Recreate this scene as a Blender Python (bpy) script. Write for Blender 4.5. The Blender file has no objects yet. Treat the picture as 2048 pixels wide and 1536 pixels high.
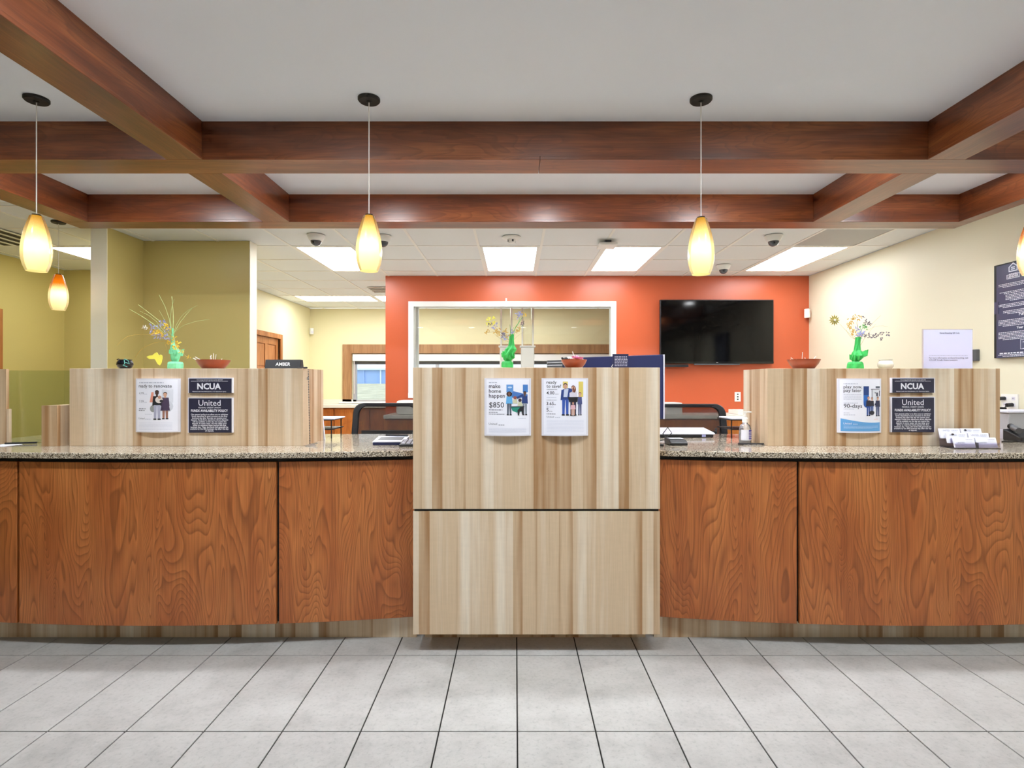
import bpy, bmesh, math, random
from mathutils import Vector

# ------------------------------------------------------------------ camera, light level
F, H = 1118.0, 1.352            # focal length in pixels of the 2048 x 1536 frame, eye height
PX, PY = 1030.0, 768.0          # principal point
scn = bpy.context.scene
COL = scn.collection
cam_d = bpy.data.cameras.new('camera')
cam_d.sensor_width = 36.0
cam_d.lens = F / 2048.0 * 36.0
cam_d.shift_x = (1024.0 - PX) / 2048.0
cam_d.clip_start = 0.05
cam_d.clip_end = 400
cam = bpy.data.objects.new('camera', cam_d)
COL.objects.link(cam)
cam.location = (0, 0, H)
cam.rotation_euler = (math.pi / 2, 0, 0)
scn.camera = cam
scn.view_settings.view_transform = 'Standard'
scn.view_settings.look = 'None'
scn.view_settings.exposure = 0.20
scn.view_settings.gamma = 1.0
scn.view_settings.use_curve_mapping = False
cy = scn.cycles
cy.max_bounces, cy.diffuse_bounces, cy.glossy_bounces, cy.transmission_bounces, cy.transparent_max_bounces = 5, 4, 3, 3, 8
cy.caustics_reflective = False
cy.caustics_refractive = False
cy.adaptive_threshold = 0.05
cy.adaptive_min_samples = 12
wd = bpy.data.worlds.new('overcast_sky')
scn.world = wd
wd.use_nodes = True
wd.node_tree.nodes['Background'].inputs[0].default_value = (0.80, 0.90, 1.0, 1)
wd.node_tree.nodes['Background'].inputs[1].default_value = 2.0

L_TROFFER = 13.0     # radiance of the fluorescent panels behind the counter
L_LOBBY_FILL = 4.0        # radiance of the unseen fill panels added over the lobby
P_PENDANT = 0.5      # watts of one pendant bulb
L_CAN = 350.0        # radiance of a recessed downlight lens
L_REAR_FILL = 62.0        # radiance of the hidden fill downlights added behind the rear beam
L_BAY = 850.0        # radiance of the small downlights between the beams

random.seed(7)

def X(px, D): return (px - PX) * D / F
def Z(py, D): return H - (py - PY) * D / F
def W(px, py, D): return (X(px, D), D, Z(py, D))
def lin(c):
    c = c / 255.0
    return c / 12.92 if c <= 0.04045 else ((c + 0.055) / 1.055) ** 2.4
def rgb(r, g, b): return (lin(r), lin(g), lin(b), 1.0)

# ------------------------------------------------------------------ materials
def new_mat(name):
    m = bpy.data.materials.new(name)
    m.use_nodes = True
    return m, m.node_tree, m.node_tree.nodes['Principled BSDF']

def mat(name, c, rough=0.5, spec=0.5, metal=0.0, coat=0.0, bump=0.0, bscale=60.0, vary=0.0, vscale=3.0, emit=None, es=0.0):
    m, t, b = new_mat(name)
    b.inputs['Base Color'].default_value = c
    b.inputs['Roughness'].default_value = rough
    b.inputs['Specular IOR Level'].default_value = spec
    b.inputs['Metallic'].default_value = metal
    b.inputs['Coat Weight'].default_value = coat
    b.inputs['Coat Roughness'].default_value = 0.08
    if emit:
        b.inputs['Emission Color'].default_value = emit
        b.inputs['Emission Strength'].default_value = es
    if bump or vary:
        co = t.nodes.new('ShaderNodeTexCoord')
        if bump:
            n = t.nodes.new('ShaderNodeTexNoise'); n.inputs['Scale'].default_value = bscale; n.inputs['Detail'].default_value = 3
            t.links.new(co.outputs['Object'], n.inputs['Vector'])
            bp = t.nodes.new('ShaderNodeBump'); bp.inputs['Strength'].default_value = bump; bp.inputs['Distance'].default_value = 0.002
            t.links.new(n.outputs['Fac'], bp.inputs['Height']); t.links.new(bp.outputs['Normal'], b.inputs['Normal'])
        if vary:
            n = t.nodes.new('ShaderNodeTexNoise'); n.inputs['Scale'].default_value = vscale; n.inputs['Detail'].default_value = 5
            t.links.new(co.outputs['Object'], n.inputs['Vector'])
            r = t.nodes.new('ShaderNodeValToRGB')
            r.color_ramp.elements[0].position = 0.3; r.color_ramp.elements[1].position = 0.7
            r.color_ramp.elements[0].color = tuple(x * (1 - vary) for x in c[:3]) + (1,)
            r.color_ramp.elements[1].color = tuple(min(1, x * (1 + vary)) for x in c[:3]) + (1,)
            t.links.new(n.outputs['Fac'], r.inputs['Fac']); t.links.new(r.outputs['Color'], b.inputs['Base Color'])
    return m

def nd(t, typ, **kw):
    n = t.nodes.new(typ)
    for k, v in kw.items():
        if k in n.inputs: n.inputs[k].default_value = v
        else: setattr(n, k, v)
    return n

def math_n(t, op, a, b=None):
    n = t.nodes.new('ShaderNodeMath'); n.operation = op
    for i, v in enumerate((a, b)):
        if v is None: continue
        if isinstance(v, (int, float)): n.inputs[i].default_value = v
        else: t.links.new(v, n.inputs[i])
    return n.outputs[0]

def mixc(t, fac, a, b, blend='MIX'):
    n = t.nodes.new('ShaderNodeMix'); n.data_type = 'RGBA'; n.blend_type = blend
    for sock, v in ((n.inputs[0], fac), (n.inputs[6], a), (n.inputs[7], b)):
        if isinstance(v, (int, float)): sock.default_value = v
        elif isinstance(v, tuple): sock.default_value = v
        else: t.links.new(v, sock)
    return n.outputs[2]

def ramp(t, fac, stops):
    r = t.nodes.new('ShaderNodeValToRGB')
    e = r.color_ramp.elements
    e[0].position, e[0].color = stops[0]
    e[1].position, e[1].color = stops[-1]
    for p, c in stops[1:-1]:
        x = e.new(p); x.color = c
    t.links.new(fac, r.inputs['Fac'])
    return r.outputs['Color']

def mapped(t, scale, loc=(0, 0, 0), coord='Object'):
    co = t.nodes.new('ShaderNodeTexCoord')
    mp = t.nodes.new('ShaderNodeMapping')
    mp.inputs['Scale'].default_value = scale
    mp.inputs['Location'].default_value = loc
    t.links.new(co.outputs[coord], mp.inputs['Vector'])
    return mp.outputs['Vector']

def wood_cathedral(name, light, mid, dark, axis=2, off=(0, 0, 0), rings=13.0, stretch=0.85, across=3.6, rough=0.32, line=0.55, blotch=0.5, coat=0.0):
    """grain running along the axis: contour lines of a stretched noise field"""
    m, t, b = new_mat(name)
    sc = [across] * 3; sc[axis] = stretch
    n1 = nd(t, 'ShaderNodeTexNoise', Scale=1.0, Detail=1.4, Roughness=0.4, Distortion=0.7)
    t.links.new(mapped(t, sc, off), n1.inputs['Vector'])
    v = math_n(t, 'MULTIPLY', n1.outputs['Fac'], rings)
    s = math_n(t, 'FRACT', v)
    rg = ramp(t, s, [(0.0, (0, 0, 0, 1)), (0.10, (1, 1, 1, 1)), (0.75, (0.6, 0.6, 0.6, 1)), (1.0, (0, 0, 0, 1))])
    sf = [150.0] * 3; sf[axis] = 4.0
    n2 = nd(t, 'ShaderNodeTexNoise', Scale=1.0, Detail=3.0)
    t.links.new(mapped(t, sf, off), n2.inputs['Vector'])
    sb = [2.6 * across / 3.6] * 3; sb[axis] = 0.7
    n3 = nd(t, 'ShaderNodeTexNoise', Scale=1.4, Detail=4.0, Roughness=0.6)
    t.links.new(mapped(t, sb, (off[0] + 5, off[1], off[2])), n3.inputs['Vector'])
    tone = ramp(t, n3.outputs['Fac'], [(0.5 - blotch * 0.4, dark), (0.5, mid), (0.5 + blotch * 0.4, light)])
    lines = mixc(t, line, (1, 1, 1, 1), rg)
    dk = mixc(t, 1.0, tone, tuple(x * 0.42 for x in mid[:3]) + (1,), 'MIX')
    c = mixc(t, math_n(t, 'SUBTRACT', 1.0, lines), tone, tuple(x * 0.45 for x in mid[:3]) + (1,))
    fib = ramp(t, n2.outputs['Fac'], [(0.3, (0.78, 0.78, 0.78, 1)), (0.65, (1.08, 1.08, 1.08, 1))])
    c = mixc(t, 1.0, c, fib, 'MULTIPLY')
    t.links.new(c, b.inputs['Base Color'])
    b.inputs['Roughness'].default_value = rough
    b.inputs['Coat Weight'].default_value = coat
    b.inputs['Coat Roughness'].default_value = 0.28
    return m

def wood_strips(name, cols, per_m=16.0, off=0.0, rough=0.38):
    """pale laminate of upright strips of uneven width"""
    m, t, b = new_mat(name)
    vec = mapped(t, (1, 1, 1), (off, off * 0.37, 0))
    sep = t.nodes.new('ShaderNodeSeparateXYZ'); t.links.new(vec, sep.inputs[0])
    w = math_n(t, 'ADD', sep.outputs[0], math_n(t, 'MULTIPLY', sep.outputs[1], 0.91))
    wob = nd(t, 'ShaderNodeTexNoise', Scale=0.8, Detail=1.0)
    t.links.new(mapped(t, (2, 2, 1.2)), wob.inputs['Vector'])
    vo = t.nodes.new('ShaderNodeTexVoronoi'); vo.voronoi_dimensions = '1D'
    vo.inputs['Scale'].default_value = per_m
    t.links.new(w, vo.inputs['W'])
    cs = t.nodes.new('ShaderNodeSeparateColor'); t.links.new(vo.outputs['Color'], cs.inputs[0])
    # soft shading across a strip
    edge = math_n(t, 'MULTIPLY', vo.outputs['Distance'], 0.62)
    n = nd(t, 'ShaderNodeTexNoise', Scale=1.0, Detail=4.0, Distortion=0.4)
    t.links.new(mapped(t, (26, 26, 1.3), (off, 0, 0)), n.inputs['Vector'])
    f = math_n(t, 'ADD', math_n(t, 'MULTIPLY', cs.outputs[0], 0.70), math_n(t, 'MULTIPLY', n.outputs['Fac'], 0.62))
    f = math_n(t, 'SUBTRACT', f, 0.15)
    edg = nd(t, 'ShaderNodeMapRange'); t.links.new(vo.outputs['Distance'], edg.inputs[0])
    for i_, v_ in ((1, .25), (2, .60), (3, 0.0), (4, .20)): edg.inputs[i_].default_value = v_
    f = math_n(t, 'SUBTRACT', f, edg.outputs[0])
    f = math_n(t, 'ADD', f, 0.07)
    c = ramp(t, f, [(0.14, cols[0]), (0.46, cols[1]), (0.62, cols[1]), (0.95, cols[2])])
    n2 = nd(t, 'ShaderNodeTexNoise', Scale=1.0, Detail=3.0)
    t.links.new(mapped(t, (170, 170, 5)), n2.inputs['Vector'])
    fib = ramp(t, n2.outputs['Fac'], [(0.3, (0.93, 0.93, 0.93, 1)), (0.7, (1.04, 1.04, 1.04, 1))])
    c = mixc(t, 1.0, c, fib, 'MULTIPLY')
    n3 = nd(t, 'ShaderNodeTexNoise', Scale=1.0, Detail=2.0)
    t.links.new(mapped(t, (14, 14, 60)), n3.inputs['Vector'])
    fl = ramp(t, n3.outputs['Fac'], [(0.35, (0.985, 0.985, 0.985, 1)), (0.7, (1.015, 1.015, 1.015, 1))])
    c = mixc(t, 1.0, c, fl, 'MULTIPLY')
    t.links.new(c, b.inputs['Base Color'])
    b.inputs['Roughness'].default_value = rough
    return m

def granite(name):
    m, t, b = new_mat(name)
    vo = nd(t, 'ShaderNodeTexVoronoi', Scale=260.0)
    t.links.new(mapped(t, (1, 1, 1)), vo.inputs['Vector'])
    cs = t.nodes.new('ShaderNodeSeparateColor'); t.links.new(vo.outputs['Color'], cs.inputs[0])
    n = nd(t, 'ShaderNodeTexNoise', Scale=90.0, Detail=3.0)
    t.links.new(mapped(t, (1, 1, 1)), n.inputs['Vector'])
    f = math_n(t, 'ADD', math_n(t, 'MULTIPLY', cs.outputs[0], 0.75), math_n(t, 'MULTIPLY', n.outputs['Fac'], 0.3))
    c = ramp(t, f, [(0.0, rgb(38, 32, 30)), (0.30, rgb(66, 57, 50)), (0.36, rgb(134, 120, 102)), (0.60, rgb(178, 164, 144)), (0.82, rgb(206, 196, 180)), (1.0, rgb(232, 226, 214))])
    t.links.new(c, b.inputs['Base Color'])
    b.inputs['Roughness'].default_value = 0.10
    b.inputs['Specular IOR Level'].default_value = 0.6
    return m

def tile_mat(name):
    m, t, b = new_mat(name)
    info = t.nodes.new('ShaderNodeObjectInfo')
    co = t.nodes.new('ShaderNodeTexCoord')
    add = t.nodes.new('ShaderNodeVectorMath'); add.operation = 'ADD'
    t.links.new(co.outputs['Object'], add.inputs[0])
    cmb = t.nodes.new('ShaderNodeCombineXYZ')
    t.links.new(math_n(t, 'MULTIPLY', info.outputs['Random'], 40.0), cmb.inputs[0])
    t.links.new(cmb.outputs[0], add.inputs[1])
    n1 = nd(t, 'ShaderNodeTexNoise', Scale=5.0, Detail=9.0, Roughness=0.68)
    n2 = nd(t, 'ShaderNodeTexNoise', Scale=60.0, Detail=5.0, Roughness=0.7)
    for n in (n1, n2): t.links.new(add.outputs[0], n.inputs['Vector'])
    c = ramp(t, n1.outputs['Fac'], [(0.32, rgb(158, 156, 153)), (0.5, rgb(173, 171, 168)), (0.70, rgb(182, 181, 178))])
    f = ramp(t, n2.outputs['Fac'], [(0.32, (0.80, 0.80, 0.80, 1)), (0.46, (1, 1, 1, 1)), (0.72, (1.05, 1.05, 1.05, 1))])
    c = mixc(t, 1.0, c, f, 'MULTIPLY')
    t.links.new(c, b.inputs['Base Color'])
    b.inputs['Roughness'].default_value = 0.42
    bp = nd(t, 'ShaderNodeBump', Strength=0.12, Distance=0.002)
    t.links.new(n2.outputs['Fac'], bp.inputs['Height']); t.links.new(bp.outputs['Normal'], b.inputs['Normal'])
    return m

def clear_mat(name, tint=(1, 1, 1, 1), gloss=0.06, edge=0.9, rough=0.02):
    """clear sheet: transparent, tinted, with a fresnel mirror on top"""
    m, t, b = new_mat(name)
    t.nodes.remove(b)
    out = t.nodes['Material Output']
    tr = t.nodes.new('ShaderNodeBsdfTransparent'); tr.inputs[0].default_value = tint
    gl = t.nodes.new('ShaderNodeBsdfGlossy'); gl.inputs['Roughness'].default_value = rough
    lw = nd(t, 'ShaderNodeLayerWeight', Blend=0.25)
    fac = math_n(t, 'ADD', math_n(t, 'MULTIPLY', lw.outputs['Fresnel'], edge), gloss)
    mx = t.nodes.new('ShaderNodeMixShader')
    t.links.new(fac, mx.inputs[0]); t.links.new(tr.outputs[0], mx.inputs[1]); t.links.new(gl.outputs[0], mx.inputs[2])
    t.links.new(mx.outputs[0], out.inputs['Surface'])
    return m

def shade_mat(name, top, bottom, pos0=0.45, pos1=0.85):
    """frosted pendant glass, amber at the top and pale below; light passes through it"""
    m, t, b = new_mat(name)
    t.nodes.remove(b)
    out = t.nodes['Material Output']
    co = t.nodes.new('ShaderNodeTexCoord')
    sep = t.nodes.new('ShaderNodeSeparateXYZ'); t.links.new(co.outputs['Generated'], sep.inputs[0])
    n = nd(t, 'ShaderNodeTexNoise', Scale=30.0, Detail=4.0)
    t.links.new(co.outputs['Generated'], n.inputs['Vector'])
    f = math_n(t, 'ADD', sep.outputs[2], math_n(t, 'MULTIPLY', math_n(t, 'SUBTRACT', n.outputs['Fac'], 0.5), 0.12))
    c = ramp(t, f, [(pos0, bottom), ((pos0 + pos1) / 2, tuple((p + q) / 2 for p, q in zip(top, bottom))), (pos1, top)])
    tl = t.nodes.new('ShaderNodeBsdfTranslucent'); t.links.new(c, tl.inputs[0])
    df = t.nodes.new('ShaderNodeBsdfDiffuse'); t.links.new(c, df.inputs[0])
    gl = nd(t, 'ShaderNodeBsdfGlossy', Roughness=0.15)
    m1 = t.nodes.new('ShaderNodeMixShader'); m1.inputs[0].default_value = 0.45
    t.links.new(tl.outputs[0], m1.inputs[1]); t.links.new(df.outputs[0], m1.inputs[2])
    lw = nd(t, 'ShaderNodeLayerWeight', Blend=0.2)
    m2 = t.nodes.new('ShaderNodeMixShader')
    t.links.new(math_n(t, 'MULTIPLY', lw.outputs['Fresnel'], 0.6), m2.inputs[0])
    t.links.new(m1.outputs[0], m2.inputs[1]); t.links.new(gl.outputs[0], m2.inputs[2])
    t.links.new(m2.outputs[0], out.inputs['Surface'])
    return m

def weave_mat(name, c, fine=420.0):
    m, t, b = new_mat(name)
    b.inputs['Base Color'].default_value = c
    b.inputs['Roughness'].default_value = 0.7
    out = t.nodes['Material Output']
    vec = mapped(t, (fine, fine, fine * 0.7))
    ch = t.nodes.new('ShaderNodeTexWave'); ch.bands_direction = 'Z'; ch.inputs['Scale'].default_value = 0.32
    ch.inputs['Distortion'].default_value = 0.6
    t.links.new(vec, ch.inputs['Vector'])
    ch2 = t.nodes.new('ShaderNodeTexWave'); ch2.bands_direction = 'X'; ch2.inputs['Scale'].default_value = 0.20
    t.links.new(vec, ch2.inputs['Vector'])
    f = math_n(t, 'MULTIPLY', ch.outputs['Fac'], ch2.outputs['Fac'])
    f = math_n(t, 'GREATER_THAN', f, 0.5)
    tr = t.nodes.new('ShaderNodeBsdfTransparent')
    mx = t.nodes.new('ShaderNodeMixShader')
    t.links.new(f, mx.inputs[0]); t.links.new(b.outputs[0], mx.inputs[1]); t.links.new(tr.outputs[0], mx.inputs[2])
    t.links.new(mx.outputs[0], out.inputs['Surface'])
    return m

def emit_mat(name, c, s):
    m, t, b = new_mat(name)
    t.nodes.remove(b)
    e = t.nodes.new('ShaderNodeEmission'); e.inputs[0].default_value = c; e.inputs[1].default_value = s
    t.links.new(e.outputs[0], t.nodes['Material Output'].inputs['Surface'])
    return m

M = {}
M['drywall'] = mat('white_drywall', rgb(238, 245, 255), 0.85)
M['acoustic'] = mat('acoustic_tile', rgb(228, 231, 230), 0.9)
M['tbar'] = mat('white_tee_bar', rgb(236, 235, 228), 0.5)
M['orange'] = mat('orange_wall_paint', rgb(198, 94, 58), 0.34, 0.5)
M['olive'] = mat('olive_wall_paint', rgb(200, 184, 118), 0.42)
M['cream'] = mat('cream_wall_paint', rgb(234, 226, 184), 0.5)
M['ivory'] = mat('ivory_wall_paint', rgb(226, 221, 196), 0.5)
M['capwhite'] = mat('white_cap_paint', rgb(240, 235, 215), 0.5)
M['white'] = mat('white_enamel', rgb(240, 240, 238), 0.35)
M['whiteplastic'] = mat('white_plastic', rgb(238, 237, 232), 0.4)
M['grout'] = mat('dark_grout', rgb(34, 32, 30), 0.9)
M['floor'] = mat('grey_floor_tile_far', rgb(204, 204, 202), 0.45, vary=0.08, vscale=6)
M['tile'] = tile_mat('grey_porcelain_tile')
beamc = (rgb(166, 100, 54), rgb(124, 66, 33), rgb(80, 38, 19))
M['beam_x'] = wood_cathedral('beam_wood_across', *beamc, axis=0, rings=12, stretch=1.6, across=9.0, rough=0.34, line=0.42, blotch=0.55, coat=0.25)
M['beam_y'] = wood_cathedral('beam_wood_along', *beamc, axis=1, rings=12, stretch=1.6, across=9.0, rough=0.34, line=0.42, blotch=0.55, coat=0.25)
panc = (rgb(206, 130, 70), rgb(184, 106, 54), rgb(158, 82, 40))
M['panel_a'] = wood_cathedral('cherry_laminate_one', *panc, axis=2, off=(0, 0, 0), rings=36, stretch=0.95, across=5.0, rough=0.34, line=0.75, blotch=0.55)
M['panel_b'] = wood_cathedral('cherry_laminate_two', *panc, axis=2, off=(13.1, 4, 7.7), rings=36, stretch=0.95, across=5.0, rough=0.34, line=0.75, blotch=0.55)
maple = (rgb(164, 124, 84), rgb(208, 183, 152), rgb(228, 214, 194))
M['maple'] = wood_strips('pale_strip_laminate', maple, 17.0, 0.0)
M['maple2'] = wood_strips('pale_strip_laminate_two', maple, 17.0, 3.7)
M['maple3'] = wood_strips('pale_strip_laminate_three', maple, 17.0, 8.2)
M['granite'] = granite('speckled_granite')
M['black'] = mat('matte_black', rgb(10, 10, 12), 0.6)
M['blackgloss'] = mat('gloss_black', rgb(12, 12, 14), 0.12, 0.6)
M['screen'] = mat('dark_screen_glass', rgb(5, 5, 6), 0.08, 0.35)
M['blackplastic'] = mat('black_plastic', rgb(26, 26, 30), 0.42)
M['bronze'] = mat('dark_bronze', rgb(52, 50, 46), 0.5, 0.4, 0.4)
M['navy'] = mat('navy_plastic', rgb(28, 35, 78), 0.4)
M['navyboard'] = mat('navy_sign_board', rgb(44, 44, 66), 0.35)
M['slate'] = mat('slate_notice_panel', rgb(64, 70, 98), 0.22)
M['oak'] = wood_cathedral('oak_door_wood', rgb(206, 142, 88), rgb(184, 118, 66), rgb(156, 94, 48), axis=2, rings=9, stretch=0.9, across=8.0, rough=0.4, line=0.3)
M['casing'] = wood_cathedral('tan_window_casing', rgb(184, 142, 100), rgb(166, 122, 82), rgb(146, 102, 64), axis=2, rings=6, stretch=0.8, across=9.0, rough=0.45, line=0.2)
M['cabinet'] = wood_cathedral('honey_cabinet_wood', rgb(206, 128, 56), rgb(184, 104, 40), rgb(156, 82, 28), axis=2, rings=9, stretch=1.0, across=6.0, rough=0.35, line=0.3)
M['laminate'] = mat('white_laminate_top', rgb(226, 224, 212), 0.3)
M['terracotta'] = mat('brown_wooden_bowl', rgb(142, 62, 32), 0.3, vary=0.12, vscale=20)
M['cordgrey'] = mat('pale_cord', rgb(214, 210, 202), 0.5)
M['steel'] = mat('brushed_steel', rgb(190, 190, 192), 0.28, 0.5, 1.0)
M['grey'] = mat('grey_plastic', rgb(176, 176, 182), 0.4)
M['darkgrey'] = mat('dark_grey_plastic', rgb(84, 86, 90), 0.4)
M['lilac'] = mat('silver_plastic', rgb(206, 206, 220), 0.35)
M['paper'] = mat('white_paper', rgb(236, 236, 246), 0.6)
M['acrylwhite'] = mat('frosted_acrylic', rgb(226, 224, 234), 0.2)
M['glass'] = clear_mat('clear_window_glass', (0.97, 0.99, 1.0, 1), 0.03, 0.7)
M['passglass'] = clear_mat('clear_pass_window_glass', (0.97, 0.98, 0.97, 1), 0.02, 0.6)
M['greenglass'] = clear_mat('green_tinted_glass', (0.87, 0.93, 0.86, 1), 0.07, 0.7)
M['acryl'] = clear_mat('clear_acrylic', (0.90, 0.88, 0.97, 1), 0.08, 0.9)
M['tubeclear'] = clear_mat('clear_carrier_tube', (0.95, 0.96, 0.96, 1), 0.03, 0.25, 0.15)
M['sanit'] = clear_mat('clear_bottle_plastic', (0.93, 0.94, 0.96, 1), 0.12, 0.9, 0.08)
M['domeglass'] = mat('smoked_dome', rgb(70, 74, 80), 0.06, 0.7)
M['mesh'] = weave_mat('black_chair_mesh', rgb(30, 27, 26))
M['chairfabric'] = mat('black_seat_fabric', rgb(24, 24, 27), 0.85, bump=0.3, bscale=300)
M['shade'] = shade_mat('amber_frosted_glass', rgb(216, 162, 50), rgb(250, 236, 180), 0.50, 0.98)
M['shade_amber'] = shade_mat('deep_amber_frosted_glass', rgb(232, 138, 24), rgb(255, 240, 196), 0.50, 0.74)
M['bulb'] = emit_mat('lit_bulb', (1.0, 0.86, 0.62, 1), 30.0)
M['troffer'] = emit_mat('lit_diffuser', (0.96, 0.98, 1.0, 1), L_TROFFER)
M['lobby_fill'] = emit_mat('lobby_fill_diffuser', (0.93, 0.97, 1.0, 1), L_LOBBY_FILL)
M['canlight'] = emit_mat('lit_downlight_lens', (0.90, 0.95, 1.0, 1), L_CAN)
M['lobby_can_fill'] = emit_mat('lobby_can_fill_lens', (0.90, 0.95, 1.0, 1), L_CAN * 0.05)
M['rear_fill'] = emit_mat('rear_fill_lens', (0.95, 0.97, 1.0, 1), L_REAR_FILL)
M['baylight'] = emit_mat('lit_small_downlight_lens', (0.90, 0.95, 1.0, 1), L_BAY)
M['perf'] = mat('grey_perforated_metal', rgb(176, 176, 172), 0.6, bump=0.6, bscale=400)
M['siding'] = mat('pale_blue_metal_siding', rgb(150, 182, 232), 0.5)
M['roofmetal'] = mat('pale_metal_roof', rgb(214, 226, 240), 0.5)
M['grass'] = mat('dry_lawn', rgb(176, 172, 146), 0.9, vary=0.30, vscale=1.6)
M['tissue_green'] = mat('green_tissue_paper', rgb(52, 176, 84), 0.6, vary=0.25, vscale=25)
M['tissue_mint'] = mat('mint_tissue_paper', rgb(122, 208, 160), 0.6, vary=0.2, vscale=25)
M['stem'] = mat('pale_green_stem', rgb(176, 196, 128), 0.6)
M['stemgreen'] = mat('green_stem', rgb(82, 158, 84), 0.6)
M['stemtan'] = mat('dried_tan_stem', rgb(176, 158, 112), 0.7)
M['lavender'] = mat('lavender_petals', rgb(156, 160, 206), 0.7)
M['yellow'] = mat('yellow_petals', rgb(236, 196, 66), 0.7)
M['gold'] = mat('dried_gold_petals', rgb(196, 158, 70), 0.7)
M['plum'] = mat('dried_plum_petals', rgb(92, 84, 104), 0.7)
M['lemon'] = mat('lemon_paper', rgb(238, 232, 92), 0.6)
M['olivepetal'] = mat('olive_petals', rgb(142, 132, 30), 0.6)
M['ceramic'] = mat('white_ceramic', rgb(226, 224, 212), 0.15)
M['blackglaze'] = mat('black_glaze', rgb(14, 14, 26), 0.1)
M['teal'] = mat('teal_yarn', rgb(92, 168, 160), 0.6)
M['pink'] = mat('pink_wrapper', rgb(212, 112, 150), 0.3)
M['purple'] = mat('purple_print', rgb(80, 70, 150), 0.5)
_pm = {}
def ink(r, g, b):
    k = (r, g, b)
    if k not in _pm: _pm[k] = mat('printed_ink_%02x%02x%02x' % k, rgb(r, g, b), 0.5)
    return _pm[k]

# ------------------------------------------------------------------ geometry helpers
class MB:
    def __init__(s): s.v = []; s.f = []; s.smooth = False
    def add(s, vs, fs):
        o = len(s.v); s.v += [tuple(v) for v in vs]; s.f += [tuple(i + o for i in f) for f in fs]; return s
    def box(s, x0, x1, y0, y1, z0, z1):
        x0, x1 = min(x0, x1), max(x0, x1); y0, y1 = min(y0, y1), max(y0, y1); z0, z1 = min(z0, z1), max(z0, z1)
        return s.add([(x0, y0, z0), (x1, y0, z0), (x1, y1, z0), (x0, y1, z0), (x0, y0, z1), (x1, y0, z1), (x1, y1, z1), (x0, y1, z1)],
                     [(0, 3, 2, 1), (4, 5, 6, 7), (0, 1, 5, 4), (1, 2, 6, 5), (2, 3, 7, 6), (3, 0, 4, 7)])
    def tube(s, pts, r, n=6, r2=None):
        pts = [Vector(p) for p in pts]; rings = []
        m = len(pts)
        for i, p in enumerate(pts):
            d = (pts[min(i + 1, m - 1)] - pts[max(i - 1, 0)]).normalized()
            a = Vector((0, 1, 0)) if abs(d.y) < 0.9 else Vector((1, 0, 0))
            u = d.cross(a).normalized(); w = d.cross(u).normalized()
            rr = r if r2 is None else r + (r2 - r) * i / max(1, m - 1)
            rings.append([p + u * rr * math.cos(2 * math.pi * k / n) + w * rr * math.sin(2 * math.pi * k / n) for k in range(n)])
        vs = [q for rg in rings for q in rg]; fs = []
        for i in range(m - 1):
            for k in range(n):
                fs.append((i * n + k, i * n + (k + 1) % n, (i + 1) * n + (k + 1) % n, (i + 1) * n + k))
        fs.append(tuple(range(n - 1, -1, -1))); fs.append(tuple((m - 1) * n + k for k in range(n)))
        s.smooth = True
        return s.add(vs, fs)
    def lathe(s, prof, c, n=24, cap=True):
        vs = []; fs = []
        for r, z in prof:
            for k in range(n):
                a = 2 * math.pi * k / n
                vs.append((c[0] + r * math.cos(a), c[1] + r * math.sin(a), c[2] + z))
        for i in range(len(prof) - 1):
            for k in range(n):
                fs.append((i * n + k, i * n + (k + 1) % n, (i + 1) * n + (k + 1) % n, (i + 1) * n + k))
        if cap:
            if prof[0][0] > 1e-6: fs.append(tuple(range(n - 1, -1, -1)))
            if prof[-1][0] > 1e-6: fs.append(tuple((len(prof) - 1) * n + k for k in range(n)))
        s.smooth = True
        return s.add(vs, fs)
    def ball(s, c, r, n=10, sx=1, sy=1, sz=1, half=None):
        prof = []; k0, k1 = 0, n // 2
        vs = []; fs = []
        m = n // 2
        for i in range(m + 1):
            t = -math.pi / 2 + math.pi * i / m
            if half == 'low': t = -math.pi / 2 + (math.pi / 2) * i / m
            for k in range(n):
                a = 2 * math.pi * k / n
                rr = max(r * math.cos(t), 1e-5)
                vs.append((c[0] + sx * rr * math.cos(a), c[1] + sy * rr * math.sin(a), c[2] + sz * r * math.sin(t)))
        for i in range(m):
            for k in range(n):
                fs.append((i * n + k, i * n + (k + 1) % n, (i + 1) * n + (k + 1) % n, (i + 1) * n + k))
        s.smooth = True
        return s.add(vs, fs)
    def prism(s, poly, a0, a1, axis='z'):
        """polygon extruded along an axis: 'z' takes (x, y); 'y' takes (x, z); 'x' takes (y, z)"""
        def mk(p, a):
            return {'z': (p[0], p[1], a), 'y': (p[0], a, p[1]), 'x': (a, p[0], p[1])}[axis]
        n = len(poly)
        vs = [mk(p, a0) for p in poly] + [mk(p, a1) for p in poly]
        fs = [tuple(range(n - 1, -1, -1)), tuple(range(n, 2 * n))] + [(i, (i + 1) % n, n + (i + 1) % n, n + i) for i in range(n)]
        return s.add(vs, fs)
    def petal(s, c, d, length, width, up=(0, 0, 1)):
        d = Vector(d).normalized(); side = d.cross(Vector(up))
        if side.length < 1e-3: side = d.cross(Vector((0, 1, 0)))
        side.normalize(); c = Vector(c); nrm = side.cross(d) * (width * 0.12)
        pts = [c, c + d * length * 0.45 + side * width * 0.5, c + d * length, c + d * length * 0.45 - side * width * 0.5]
        return s.add([p + nrm for p in pts] + [p - nrm for p in pts], [(0, 1, 2, 3), (7, 6, 5, 4), (0, 4, 5, 1), (1, 5, 6, 2), (2, 6, 7, 3), (3, 7, 4, 0)])

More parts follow.
